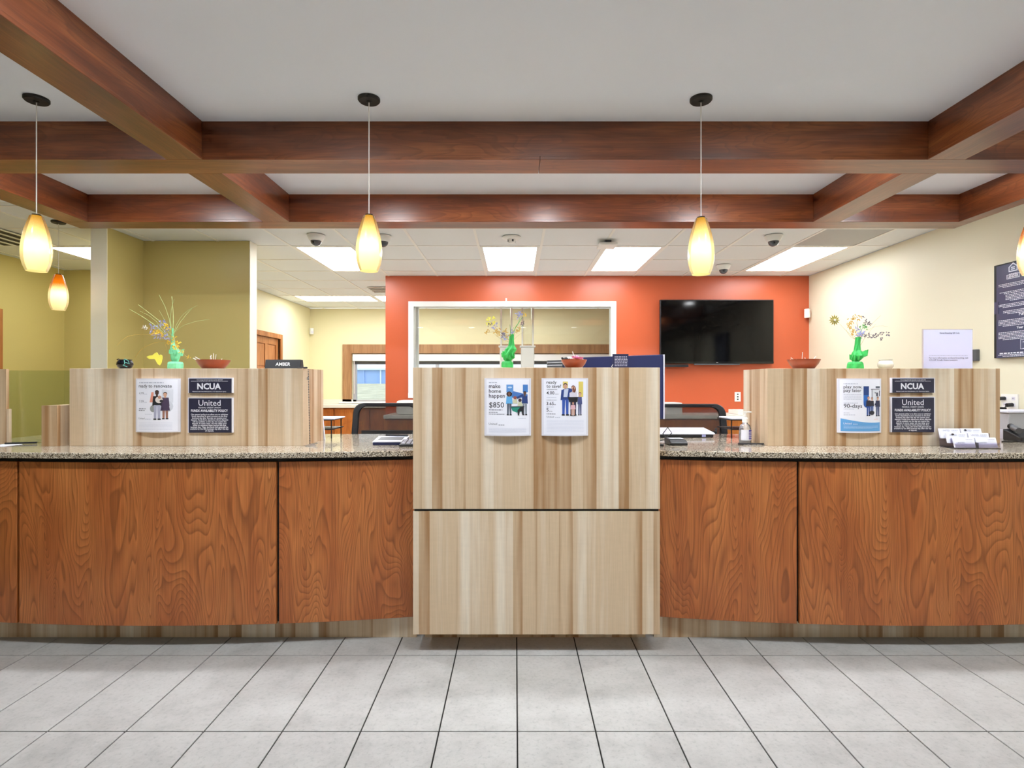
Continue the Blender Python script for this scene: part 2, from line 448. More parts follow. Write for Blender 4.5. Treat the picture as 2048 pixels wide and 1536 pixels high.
def link(name, me, m, parent=None, bevel=0.0, smooth=False):
    o = bpy.data.objects.new(name, me)
    COL.objects.link(o)
    if m is not None and not me.materials: me.materials.append(m)
    if smooth:
        me.polygons.foreach_set('use_smooth', [True] * len(me.polygons))
    if parent is not None:
        o.parent = parent
    if bevel:
        bv = o.modifiers.new('soft_edge', 'BEVEL'); bv.width = bevel; bv.segments = 2; bv.limit_method = 'ANGLE'
    return o

def obj(name, mb, m, parent=None, bevel=0.0, smooth=None, fixn=True):
    """mesh given in world coordinates; its origin is the parent's origin (or the world's)"""
    off = parent_world(parent)
    me = bpy.data.meshes.new(name)
    me.from_pydata([(v[0] - off[0], v[1] - off[1], v[2] - off[2]) for v in mb.v], [], mb.f)
    if fixn:
        bm = bmesh.new(); bm.from_mesh(me)
        bmesh.ops.recalc_face_normals(bm, faces=bm.faces)
        bm.to_mesh(me); bm.free()
    sm = mb.smooth if smooth is None else smooth
    o = link(name, me, m, parent, bevel, False)
    if sm:
        me.polygons.foreach_set('use_smooth', [True] * len(me.polygons))
        try: me.set_sharp_from_angle(angle=math.radians(40))
        except Exception: pass
    return o

def parent_world(p):
    v = Vector((0, 0, 0))
    while p is not None:
        v = v + p.location; p = p.parent
    return v

def one(name, mb, m, base, label, cat, group=None, **kw):
    """a thing of a single mesh with its origin at its base"""
    class _P: pass
    me = bpy.data.meshes.new(name)
    me.from_pydata([(v[0] - base[0], v[1] - base[1], v[2] - base[2]) for v in mb.v], [], mb.f)
    bm = bmesh.new(); bm.from_mesh(me); bmesh.ops.recalc_face_normals(bm, faces=bm.faces); bm.to_mesh(me); bm.free()
    o = link(name, me, m, None, kw.get('bevel', 0.0))
    if mb.smooth:
        me.polygons.foreach_set('use_smooth', [True] * len(me.polygons))
        me.set_sharp_from_angle(angle=math.radians(40))
    o.location = base
    return tag(o, label, cat, group)

def tag(o, label=None, cat=None, group=None, kind=None):
    if label: o['label'] = label
    if cat: o['category'] = cat
    if group: o['group'] = group
    if kind: o['kind'] = kind
    return o

def thing(name, loc, label, cat, group=None):
    o = bpy.data.objects.new(name, None)
    o.empty_display_size = 0.05
    COL.objects.link(o)
    o.location = loc
    return tag(o, label, cat, group)

def struct(name, mb, m, label=None, **kw):
    o = obj(name, mb, m, **kw)
    return tag(o, label, None, None, 'structure')

def copy_tree(o, parent=None, delta=None):
    c = o.copy(); COL.objects.link(c)
    if parent is not None: c.parent = parent
    for ch in o.children: copy_tree(ch, c)
    if delta: c.location = Vector(o.location) + Vector(delta)
    return c

# ------------------------------------------------------------------ lettering and flat print
_font = {}
def glyphs(s, bold=0.0):
    k = (s, bold)
    if k in _font: return _font[k]
    cu = bpy.data.curves.new('lettering_source', 'FONT')
    cu.body = s; cu.size = 1.0; cu.offset = bold; cu.resolution_u = 2
    o = bpy.data.objects.new('lettering_source', cu)
    COL.objects.link(o)
    me = bpy.data.meshes.new_from_object(o)
    vs = [(v.co.x, v.co.y) for v in me.vertices]; fs = [tuple(p.vertices) for p in me.polygons]
    bpy.data.objects.remove(o); bpy.data.curves.remove(cu); bpy.data.meshes.remove(me)
    _font[k] = (vs, fs)
    return _font[k]

class Print:
    """flat print in board coordinates (u to the right, v up), gathered by ink"""
    def __init__(s, cv=None): s.cv = cv or (lambda a, b: (a, b)); s.items = []
    def poly(s, pts, c, layer=1):
        p = [s.cv(*q) for q in pts]
        s.items.append((p, [tuple(range(len(p)))], c, layer)); return s
    def rect(s, a0, b0, a1, b1, c, layer=1): return s.poly([(a0, b0), (a1, b0), (a1, b1), (a0, b1)], c, layer)
    def disc(s, a, b, r, c, layer=1, ry=None, n=14):
        ry = ry or r
        return s.poly([(a + r * math.cos(2 * math.pi * k / n), b + ry * math.sin(2 * math.pi * k / n)) for k in range(n)], c, layer)
    def text(s, t, a0, a1, base, c, layer=2, bold=0.0, squash=1.0):
        """lettering fitted between a0 and a1 with its baseline at base"""
        vs, fs = glyphs(t, bold)
        if not vs: return s
        x0 = min(v[0] for v in vs); x1 = max(v[0] for v in vs)
        p0 = s.cv(a0, base); p1 = s.cv(a1, base)
        k = (p1[0] - p0[0]) / (x1 - x0)
        s.items.append(([(p0[0] + (v[0] - x0) * k, p0[1] + v[1] * k * squash) for v in vs], fs, c, layer)); return s
    def fine(s, a0, a1, base, h, c, layer=2, seed=0):
        """a line of print too small to read: word-long dashes"""
        r = random.Random(seed + int(a0 * 7 + base * 13)); a = a0
        wd = abs(h) * 2.2
        while a < a1 - 1e-6:
            w = min(wd * r.uniform(0.5, 1.6), a1 - a)
            s.rect(a, base, a + w, base - h, c, layer); a += w + abs(h) * 0.7
        return s
    def build(s, name, xf, parent, cuts=None):
        off = parent_world(parent)
        me = bpy.data.meshes.new(name)
        bm = bmesh.new(); mats = []
        lay = bm.verts.layers.float.new('layer')
        for pts, fs, c, layer in s.items:
            mm = ink(*c)
            if mm not in mats: mats.append(mm)
            bv = [bm.verts.new((p[0], p[1], 0)) for p in pts]
            for v in bv: v[lay] = layer
            for f in fs:
                try:
                    ff = bm.faces.new([bv[i] for i in f]); ff.material_index = mats.index(mm)
                except ValueError: pass
        if cuts:
            for u in cuts:
                bmesh.ops.bisect_plane(bm, geom=bm.verts[:] + bm.edges[:] + bm.faces[:], plane_co=(u, 0, 0), plane_no=(1, 0, 0))
        for v in bm.verts:
            w = xf(v.co.x, v.co.y, v[lay] * 0.0004)
            v.co = Vector(w) - off
        bm.to_mesh(me); bm.free()
        for mm in mats: me.materials.append(mm)
        return tag(link(name, me, None, parent), kind='stuff')

# ------------------------------------------------------------------ the setting: floor
fl = MB().box(-5.5, 3.9, -4.6, 10.1, -0.12, -0.006)
floor = struct('floor', fl, M['grout'])
TX, TY = 0.305, 0.61
tile_me = None
for i in range(-12, 12):
    for j in range(-2, 4):
        x0 = 0.009 + i * TX; y0 = 1.566 + (j - 1) * TY
        if y0 > 3.1 or y0 < -0.4: continue
        if tile_me is None:
            g = 0.0029
            mb = MB().box(g, TX - g, g, TY - g, -0.006, 0.0)
            o = obj('floor_tile', mb, M['tile'], floor, bevel=0.0012)
            tile_me = o.data
        else:
            o = link('floor_tile', tile_me, None, floor, bevel=0.0012)
        o.location = (x0, y0, 0)
struct('floor_behind_counter', MB().box(-5.32, 3.66, 3.01, 9.96, -0.005, -0.001), M['floor'])
lob = struct('floor_lobby_rear', MB().box(-5.32, 3.66, -4.5, -0.264, -0.005, -0.001), M['floor'])

# ------------------------------------------------------------------ the setting: ceilings
CZ = 2.697
YT = 4.13        # the tiled ceiling starts at the far side of the second beam
cl = MB().box(-5.5, 3.9, -4.6, YT, CZ, 2.86).box(-5.5, 3.9, YT, 10.1, 2.722, 2.86)
ceiling = struct('ceiling', cl, M['drywall'])
GX = [-0.355 + 0.61 * k for k in range(-9, 8)]
GY = [5.448 + 0.61 * k for k in range(-3, 9)]
XB, YB = [-5.32] + [g for g in GX if -5.30 < g < 3.64] + [3.66], [YT] + [g for g in GY if YT + 0.02 < g < 9.95] + [9.96]
trof_cells = {}
def cell_of(x, y):
    i = max(k for k in range(len(XB) - 1) if XB[k] <= x + 1e-6); j = max(k for k in range(len(YB) - 1) if YB[k] <= y + 1e-6)
    return i, j
skip = set()
LIGHTS = [(-0.355, 5.448, 0, 'centre'), (0.865, 5.448, 0, 'midright'), (2.695, 5.448, 0, 'right'), (-2.185, 5.448, 0, 'left'),
          (-3.405, 8.498, 1, 'backleft'), (-2.185, 8.498, 1, 'backmid'), (-0.355, 8.498, 1, 'backright'), (-1.575, 7.278, 1, 'backfill'), (-4.625, 5.448, 1, 'hall')]  # one unseen rear panel is added to light the tube stations
for x, y, o_, _ in LIGHTS:
    for d in (0.0, 0.61):
        skip.add(cell_of(x + 0.1 + (d if o_ else 0), y + 0.1 + (0 if o_ else d)))
perf_cell = cell_of(2.75, 4.9); skip.add(perf_cell)
tmeshes = {}
for i in range(len(XB) - 1):
    for j in range(len(YB) - 1):
        if (i, j) in skip: continue
        w, d = XB[i + 1] - XB[i], YB[j + 1] - YB[j]
        if w < 0.03 or d < 0.03: continue
        k = (round(w, 3), round(d, 3))
        if k not in tmeshes:
            o = obj('ceiling_tile', MB().box(0.004, w - 0.004, 0.004, d - 0.004, CZ + 0.003, CZ + 0.018), M['acoustic'], ceiling)
            tmeshes[k] = o.data
        else:
            o = link('ceiling_tile', tmeshes[k], None, ceiling)
        o.location = (XB[i], YB[j], 0)
x0, x1, y0, y1 = XB[perf_cell[0]], XB[perf_cell[0] + 1], YB[perf_cell[1]], YB[perf_cell[1] + 1]
obj('return_air_panel', MB().box(x0 + .004, x1 - .004, y0 + .004, y1 - .004, CZ + .002, CZ + .018), M['perf'], ceiling)
for x in XB[1:-1]:
    obj('grid_bar', MB().box(x - .012, x + .012, YT, 9.96, CZ - .003, CZ + .005), M['tbar'], ceiling)
for y in YB[1:-1]:
    obj('grid_bar', MB().box(-5.32, 3.66, y - .012, y + .012, CZ - .002, CZ + .005), M['tbar'], ceiling)

# ------------------------------------------------------------------ the setting: beams
BZ = 2.500
def beam(x0, x1, y0, y1, along, label, joint=None):
    m = M['beam_x'] if along == 'x' else M['beam_y']
    if along == 'x': body = MB().box(x0, x1, y0 + .003, y1 - .003, BZ + .018, CZ)
    else: body = MB().box(x0 + .003, x1 - .003, y0, y1, BZ + .018, CZ)
    o = bpy.data.objects.new('ceiling_beam', None); COL.objects.link(o)
    o.location = ((x0 + x1) / 2, (y0 + y1) / 2, BZ)
    tag(o, label, None, None, 'structure')
    obj('beam_side', body, m, o)
    if joint is None: obj('bottom_board', MB().box(x0, x1, y0, y1, BZ, BZ + .0178), m, o, bevel=.002)
    else:
        obj('bottom_board', MB().box(x0, joint - .0012, y0, y1, BZ, BZ + .0178), m, o, bevel=.002)
        obj('bottom_board', MB().box(joint + .0012, x1, y0, y1, BZ, BZ + .0178), m, o, bevel=.002)
    return o
B1, B1b, B2, B2b = 2.86, 3.05, 3.961, 4.127
LBX = [(-3.206, -3.026), (-1.783, -1.599), (2.112, 2.303), (3.145, 3.243)]
beam(-3.206, 3.243, B1, B1b, 'x', 'front wooden cross beam above the counter', 0.128)
beam(-3.206, 3.243, B2, B2b, 'x', 'rear wooden cross beam where the tiled ceiling begins')
beam(-3.206, 3.243, -1.3, -1.12, 'x', 'wooden cross beam over the lobby')
for k, (a, b) in enumerate(LBX):
    side = ('leftmost', 'left', 'right', 'rightmost')[k]
    beam(a, b, -1.12, B1, 'y', '%s wooden beam running from the lobby to the front cross beam' % side)
    beam(a, b, B1b, B2, 'y', '%s short wooden beam between the two cross beams' % side)

# ------------------------------------------------------------------ the setting: walls
OY = 6.96
ox0, ox1, oz0, oz1 = X(819, OY), X(1230, OY), Z(794, OY), Z(605, OY)     # rough opening of the pass window
ow = MB()
ow.box(-1.612, ox0, OY, OY + .12, 0, CZ).box(ox1, 3.66, OY, OY + .12, 0, CZ)
ow.box(ox0, ox1, OY, OY + .12, 0, oz0).box(ox0, ox1, OY, OY + .12, oz1, CZ)
struct('wall_back_orange', ow, M['orange'], 'orange painted wall with a pass window and a television')
struct('wall_right', MB().box(3.66, 3.80, -4.5, 10.1, 0, CZ), M['ivory'])
struct('wall_left', MB().box(-5.46, -5.32, -4.5, 6.74, 0, CZ), M['olive'])
struct('wall_hall_end', MB().box(-5.32, -3.75, 6.6, 6.72, 0, CZ), M['olive'])
struct('wall_front', MB().box(-5.46, 3.80, -4.64, -4.5, 0, CZ), M['ivory'])
# L-shaped olive stub wall with pale end caps
struct('wall_partition_side', MB().box(-3.630, -3.494, 4.790, 5.39, 0, CZ), M['olive'])
struct('wall_partition_back', MB().box(-3.494, -2.497, 5.258, 5.39, 0, CZ), M['olive'])
struct('trim_1', MB().box(-3.632, -3.492, 4.784, 4.790, 0, CZ), M['capwhite'])
struct('trim_2', MB().box(-2.497, -2.491, 5.256, 5.392, 0, CZ), M['capwhite'])
# rear room: side wall with a door, back wall with a wide window
SX = -3.653
dy0, dy1, dz = 7.84, 8.675, 2.05
sw = MB().box(SX - .1, SX, 5.39, dy0, 0, CZ).box(SX - .1, SX, dy1, 9.96, 0, CZ).box(SX - .1, SX, dy0, dy1, dz, CZ)
struct('wall_rear_side', sw, M['cream'])
RY = 9.96
wx0, wx1, wz0, wz1 = X(704, RY), X(1300, RY), Z(803, RY), Z(707, RY)
bw = MB().box(SX, wx0, RY, RY + .14, 0, CZ).box(wx1, 3.66, RY, RY + .14, 0, CZ).box(wx0, wx1, RY, RY + .14, 0, wz0).box(wx0, wx1, RY, RY + .14, wz1, CZ)
struct('wall_rear', bw, M['cream'])

def empty_struct(name, loc, label=None):
    o = bpy.data.objects.new(name, None); COL.objects.link(o); o.location = loc
    return tag(o, label, None, None, 'structure')

# rear window
w1 = empty_struct('window_1', (0, RY, wz0), 'wide rear window with tan casing and white blind box')
cx0, cz1 = X(686, RY), Z(689, RY)
obj('casing', MB().prism([(cx0, cz1), (wx0, wz1), (wx0, wz0), (cx0, wz0 + .0)], RY - .03, RY, 'y'), M['casing'], w1)
obj('casing', MB().prism([(cx0, cz1), (wx1 + .16, cz1), (wx1, wz1), (wx0, wz1)], RY - .03, RY, 'y'), M['casing'], w1)
obj('casing', MB().prism([(wx1, wz1), (wx1 + .16, cz1), (wx1 + .16, wz0), (wx1, wz0)], RY - .03, RY, 'y'), M['casing'], w1)
obj('window_sill', MB().box(cx0 - .05, wx1 + .2, RY - .06, RY + .02, wz0 - .03, wz0), M['white'], w1)
obj('blind_box', MB().box(wx0 + .01, wx1 - .01, RY - .005, RY + .07, wz1 - .135, wz1 - .008), M['white'], w1, bevel=.006)
obj('blind_cord', MB().tube([(wx0 + .035, RY + .01, wz1 - .13), (wx0 + .035, RY + .01, wz0 + .14)], .009, 6), M['cordgrey'], w1)
obj('shaded_head_rail', MB().box(wx0, wx1, RY + .06, RY + .12, wz1 - .19, wz1), M['darkgrey'], w1)  # head rail coloured dark for the shadow under the blind box
for a in (wx0, X(870, RY), X(1110, RY), wx1 - .06):
    obj('frame_stile', MB().box(a, a + .06, RY + .06, RY + .12, wz0, wz1 - .19), M['grey'], w1)
obj('frame_sill', MB().box(wx0, wx1, RY + .06, RY + .12, wz0, wz0 + .03), M['grey'], w1)
for a, b in ((wx0 + .06, X(870, RY)), (X(870, RY) + .06, X(1110, RY)), (X(1110, RY) + .06, wx1 - .06)):
    obj('pane', MB().box(a, b, RY + .085, RY + .091, wz0 + .03, wz1 - .19), M['glass'], w1)

# pass window in the orange wall
w2 = empty_struct('window_2', (0, OY, oz0), 'white framed pass window in the orange wall')
fw = .052
obj('frame_head', MB().box(ox0 - .012, ox1 + .012, OY - .018, OY + .12, oz1 - fw, oz1 + .012), M['white'], w2)
obj('frame_sill', MB().box(ox0 - .012, ox1 + .012, OY - .03, OY + .12, oz0 - .012, oz0 + fw), M['white'], w2)
obj('frame_stile', MB().box(ox0 - .012, ox0 + fw, OY - .018, OY + .12, oz0 + fw, oz1 - fw), M['white'], w2)
obj('frame_stile', MB().box(ox1 - fw, ox1 + .012, OY - .018, OY + .12, oz0 + fw, oz1 - fw), M['white'], w2)
obj('inner_stile', MB().box(ox0 + fw + .012, ox0 + fw + .05, OY + .06, OY + .10, oz0 + fw, oz1 - fw), M['whiteplastic'], w2)
obj('pane', MB().box(ox0 + fw, ox1 - fw, OY + .03, OY + .036, oz0 + fw, oz1 - fw), M['passglass'], w2)
obj('hook', MB().box(X(1011, OY), X(1014, OY), OY - .03, OY - .018, oz1 + .0, oz1 + .05), M['whiteplastic'], w2)

# door in the rear side wall (six panels, oak)
d1 = empty_struct('door_1', (SX, dy0, 0), 'oak panel door with oak casing in the rear room')
obj('casing', MB().box(SX - .02, SX + .02, dy1, dy1 + .07, 0, dz + .07), M['oak'], d1)
obj('casing', MB().box(SX - .02, SX + .02, dy0 - .07, dy0, 0, dz + .07), M['oak'], d1)
obj('casing', MB().box(SX - .02, SX + .02, dy0, dy1, dz, dz + .07), M['oak'], d1)
leaf = obj('door_leaf', MB().box(SX - .07, SX - .035, dy0, dy1, .01, dz), M['oak'], d1)
zs = [(0.15, 0.85), (0.97, 1.50), (1.62, 1.93)]
for za, zb in zs:
    for ya, yb in ((dy0 + .10, dy0 + (dy1 - dy0) / 2 - .05), (dy0 + (dy1 - dy0) / 2 + .05, dy1 - .10)):
        obj('door_panel', MB().prism([(ya, za), (yb, za), (yb, zb), (ya, zb)], SX - .035, SX - .028, 'x'), M['oak'], leaf, bevel=.006)
for a, b in ((dy0, dy0 + .09), (dy1 - .09, dy1), (dy0 + (dy1 - dy0) / 2 - .04, dy0 + (dy1 - dy0) / 2 + .04)):
    obj('door_stile', MB().box(SX - .035, SX - .022, a, b, .01, dz), M['oak'], leaf)
for a, b in ((0.01, .13), (.87, .95), (1.52, 1.60), (1.95, dz)):
    obj('door_rail', MB().box(SX - .035, SX - .0221, dy0 + .09, dy1 - .09, a, b), M['oak'], leaf)
obj('door_knob', MB().ball((SX + .005, dy0 + .07, 1.0), .028, 12), M['steel'], d1)
# door casing at the left edge, on the left wall
d2 = empty_struct('door_2', (-5.32, 4.9, 0), 'dark wood door on the left wall')
obj('casing', MB().box(-5.32, -5.30, 5.70, 5.785, 0, 2.128), M['oak'], d2)
obj('casing', MB().box(-5.32, -5.30, 4.80, 4.885, 0, 2.128), M['oak'], d2)
obj('casing', MB().box(-5.32, -5.30, 4.885, 5.70, 2.045, 2.128), M['oak'], d2)
obj('door_leaf', MB().box(-5.32, -5.31, 4.885, 5.70, 0.01, 2.045), M['oak'], d2)
struct('baseboard_right', MB().box(3.648, 3.66, -4.5, 2.95, 0, .1), M['beam_y'])

# ------------------------------------------------------------------ outside the rear window
g = struct('ground_outside', MB().prism([(10.1, -.3), (95, -.3), (95, 1.38), (48, 1.38), (14, .5), (10.1, .1)], -60, 60, 'x'), M['grass'])
bd = thing('metal_shed', (0, 50, 1.38), 'long pale blue metal building beyond the rear window', 'building')
obj('wall', MB().box(-30, 30, 50, 60, 1.38, 2.6), M['siding'], bd)
obj('roof', MB().prism([(49.7, 2.6), (60.3, 2.6), (60.3, 2.75), (55, 4.6), (49.7, 2.75)], -30.4, 30.4, 'x'), M['roofmetal'], bd)
for k in range(-10, 11):
    obj('downpipe' if k % 4 == 0 else 'wall_rib', MB().box(k * 1.5 - .06, k * 1.5 + .06, 49.86, 50.0, 1.38, 2.6), M['roofmetal'] if k % 4 == 0 else M['siding'], bd)

# ------------------------------------------------------------------ fluorescent panels
def troffer(x, y, lx, ly, label, m, group):
    t = thing('ceiling_light', (x + lx / 2, y + ly / 2, CZ), label, 'ceiling light', group)
    a, b, c, d = x + .012, x + lx - .012, y + .012, y + ly - .012
    r = .028
    fr = MB().box(a, b, c, c + r, CZ - .004, CZ + .012).box(a, b, d - r, d, CZ - .004, CZ + .012)
    fr.box(a, a + r, c + r, d - r, CZ - .004, CZ + .012).box(b - r, b, c + r, d - r, CZ - .004, CZ + .012)
    obj('frame', fr, M['tbar'], t)
    obj('diffuser', MB().box(a + r, b - r, c + r, d - r, CZ - .001, CZ + .006), m, t)
    return t
LL = {'centre': 'square-looking fluorescent panel straight above the pass window', 'midright': 'fluorescent panel right of the middle one, beside the flat white ceiling box',
      'right': 'fluorescent panel nearest the ivory right wall', 'left': 'fluorescent panel behind the left pendant, above the orange wall edge',
      'backleft': 'fluorescent panel in the rear room beside the oak door', 'backmid': 'rear room fluorescent panel cut off by the orange wall edge',
      'backright': 'rear room fluorescent panel behind the pass window', 'backfill': 'unseen rear room panel added behind the orange wall to light the tube stations', 'hall': 'fluorescent panel in the left hallway'}
for x, y, o_, k in LIGHTS:
    if k == 'hall': pass
    troffer(x, y, 1.22 if o_ else .61, .61 if o_ else 1.22, LL[k], M['troffer'], 'fluorescent ceiling panels')
for y in (-3.3, -1.95):  # unseen panels added to light the counter from the lobby side
    for x, w in ((-2.55, 'left'), (0.05, 'middle'), (2.66, 'right')):
        t = troffer(x - .6, y - .3, 1.2, .6, 'added unseen lobby ceiling panel, %s one of the %s row' % (w, {-3.3: 'rear', -1.95: 'front'}[y]), M['lobby_fill'], 'added lobby ceiling panels')
        t.location.z -= .008
def downlight(x, y, label, m, r=.075):
    t = thing('recessed_downlight', (x, y, CZ), label, 'downlight', 'recessed downlights')
    obj('trim_ring', MB().lathe([(r, -.004), (r + .022, -.006), (r + .026, -.001), (r + .026, .0)], (x, y, CZ), 28, cap=False), M['whiteplastic'], t)
    obj('lens', MB().prism([(x + r * math.cos(q * math.pi / 8), y + r * math.sin(q * math.pi / 8)) for q in range(16)], CZ - .003, CZ - .0005), m, t)
for y, row in ((1.72, 'nearest the counter'), (0.70, 'added unseen further into the lobby')):
    for k, x in enumerate((-2.25, -1.03, .19, 1.41, 2.63)):
        downlight(x, y, 'recessed downlight, number %s from the left in the row %s' % (('one', 'two', 'three', 'four', 'five')[k], row), M['canlight'] if y > 1 else M['lobby_can_fill'])  # the weak row further back is unseen, added as lobby fill
for k, x in enumerate((-4.35, -2.95, -1.5, .0, 1.5, 2.9)):  # row hidden by the beam, added to brighten the partition and middle zone
    downlight(x, 4.45, 'added hidden downlight, number %s from the left behind the rear cross beam' % ('one', 'two', 'three', 'four', 'five', 'six')[k], M['rear_fill'])
for k, x in enumerate((-2.4, -1.0, .25, 1.5, 2.72)):
    downlight(x, 3.135, 'small recessed downlight, number %s from the left between the two cross beams' % ('one', 'two', 'three', 'four', 'five')[k], M['baylight'], .05)

# ------------------------------------------------------------------ teller counters
LC, RC, KA = -1.85, 2.08, 0.065
def arcL(x): return 2.846 + KA * (x - LC) ** 2
def arcR(x): return 2.846 + KA * (x - RC) ** 2
PZ0, PZ1 = 0.12, 0.952          # wood panels
GZ0, GZ1 = 0.974, 1.004         # granite
TK = 2.985                      # toe kick
def arc_slab(x0, x1, fun, d0, d1, z0, z1, n=16):
    xs = [x0 + (x1 - x0) * k / n for k in range(n + 1)]
    poly = [(x, fun(x) + d0) for x in xs] + [(x, fun(x) + d1) for x in reversed(xs)]
    return MB().prism(poly, z0, z1)
def counter(name, fun, seams, x0, x1, label, mats, end_chamfer):
    c = thing(name, ((x0 + x1) / 2, 3.2, 0), label, 'counter', 'teller counters')
    bs = [x0] + seams + [x1]
    for k in range(len(bs) - 1):
        a = bs[k] + (.007 if k else 0); b = bs[k + 1] - (.007 if k < len(bs) - 2 else 0)
        obj('front_panel', arc_slab(a, b, fun, 0, .019, PZ0, PZ1), mats[k % len(mats)], c, bevel=.0015)
    n = 24
    xs = [x0 + (x1 - x0) * k / n for k in range(n + 1)]
    poly = [(x, fun(x) + .021) for x in xs] + [(x1, 3.60), (x0, 3.60)]
    obj('carcass', MB().prism(poly, PZ0 + .004, GZ0 - .001), M['black'], c)
    obj('toe_kick', MB().box(x0, x1, TK, TK + .02, 0.0, PZ0 + .003), M['maple3'], c)
    return c
counter('teller_counter', arcL, [-2.56, -1.22], -3.22, -0.525, 'curved cherry wood teller counter left of the pale pedestal', [M['panel_b'], M['panel_a'], M['panel_b']], 'R')
counter('teller_counter', arcR, [1.455, 2.72], 0.742, 3.655, 'curved cherry wood teller counter right of the pale pedestal', [M['panel_b'], M['panel_a'], M['panel_b']], 'L')

def top_poly(fun, x0, x1, cham, side):
    ov = -.037; n = 28
    xs = [x0 + (x1 - x0) * k / n for k in range(n + 1)]
    return [(x, fun(x) + ov) for x in xs]
fr = top_poly(arcL, -3.24, -.575, .05, 'R')
poly = fr + [(-.548, arcL(-.575) - .027), (-.530, arcL(-.575) + .0), (-.524, arcL(-.575) + .03), (-.524, 3.23), (.10, 3.23), (.10, 3.89), (-3.24, 3.89)]
one('granite_worktop', MB().prism(poly, GZ0, GZ1), M['granite'], (-1.9, 3.4, GZ0), 'speckled granite worktop on the left teller counter', 'worktop', 'granite worktops', bevel=.004)
fr = top_poly(arcR, .800, 3.658, .05, 'L')
poly = [(.741, arcR(.8) + .04), (.745, arcR(.8) + .012)] + [(.762, arcR(.8) - .012)] + fr + [(3.658, 3.89), (.102, 3.89), (.102, 3.23), (.741, 3.23)]
one('granite_worktop', MB().prism(poly, GZ0, GZ1), M['granite'], (2.1, 3.4, GZ0), 'speckled granite worktop on the right teller counter', 'worktop', 'granite worktops', bevel=.004)

# centre pedestal
PD = 2.80
px0, px1, pz0, pz1 = X(826, PD), X(1320, PD), Z(1269, PD), Z(735, PD)
ped = thing('counter_pedestal', ((px0 + px1) / 2, 3.0, 0), 'tall pale wood pedestal between the two cherry counters', 'pedestal')
zm = Z(1020.5, PD)
obj('upper_panel', MB().box(px0, px1, PD, PD + .02, zm + .006, pz1), M['maple'], ped, bevel=.0012)
obj('lower_panel', MB().box(px0, px1, PD, PD + .02, pz0, zm - .006), M['maple2'], ped, bevel=.0012)
obj('reveal', MB().box(px0 + .004, px1 - .004, PD + .012, PD + .03, zm - .008, zm + .008), M['black'], ped)
obj('side_panel', MB().box(px0 + .001, px0 + .02, PD + .021, 3.22, pz0, pz1), M['maple'], ped)
obj('side_panel', MB().box(px1 - .02, px1 - .001, PD + .021, 3.22, pz0, pz1), M['maple'], ped)
obj('top_board', MB().box(px0 + .021, px1 - .021, PD + .021, 3.22, pz1 - .025, pz1), M['maple'], ped)
obj('plinth', MB().box(px0 + .03, px1 - .03, TK, 3.15, 0, pz0 + .02), M['maple3'], ped)
# privacy screens on the worktops
SD = 3.138
def screen(x0, x1, label, m):
    s = thing('privacy_screen', ((x0 + x1) / 2, SD, GZ1), label, 'privacy screen', 'pale wood privacy screens')
    zt = Z(737, SD)
    obj('front_panel', MB().box(x0, x1, SD, SD + .02, GZ1, zt), m, s, bevel=.0012)
    obj('side_panel', MB().box(x0 + .0005, x0 + .02, SD + .0205, 3.47, GZ1, zt), m, s)
    obj('side_panel', MB().box(x1 - .02, x1 - .0005, SD + .0205, 3.47, GZ1, zt), m, s)
    obj('top_board', MB().box(x0 + .021, x1 - .021, SD + .0205, 3.47, zt - .02, zt - .0005), m, s)
    return zt
ZTOP = screen(X(139, SD), X(606, SD), 'pale wood screen holding the renovation poster, on the left counter', M['maple2'])
screen(X(1535, SD), X(2000, SD), 'pale wood screen holding the blue-footed poster, on the right counter', M['maple3'])
# far left: end screen, low wing and glass
w = thing('privacy_screen', (-3.05, 3.25, GZ1), 'sliver of pale wood screen at the left edge of the picture', 'privacy screen', 'pale wood privacy screens')
obj('front_panel', MB().box(-3.22, X(12, 3.25), 3.25, 3.27, GZ1, ZTOP), M['maple'], w)
obj('low_wing', MB().box(X(12, 3.25) + .002, X(17, 3.25), 3.251, 3.27, GZ1, Z(818, 3.25)), M['maple2'], w)
one('glass_screen', MB().box(X(13, 3.32), X(139, 3.32) + .05, 3.30, 3.308, GZ1, Z(741, 3.30)), M['greenglass'], (-2.8, 3.304, GZ1), 'green tinted glass screen left of the renovation poster screen', 'glass screen')
one('low_divider', MB().box(X(83, 3.12), X(114, 3.12), 3.12, 3.295, GZ1, Z(811, 3.12)), M['maple'], (-2.6, 3.2, GZ1), 'low pale wood block in front of the green glass', 'divider')
one('low_divider', MB().box(X(114, 3.36), X(141, 3.36) + .1, 3.36, 3.40, GZ1, Z(811, 3.36)), M['maple2'], (-2.6, 3.38, GZ1), 'low pale wood panel behind the green glass', 'divider')

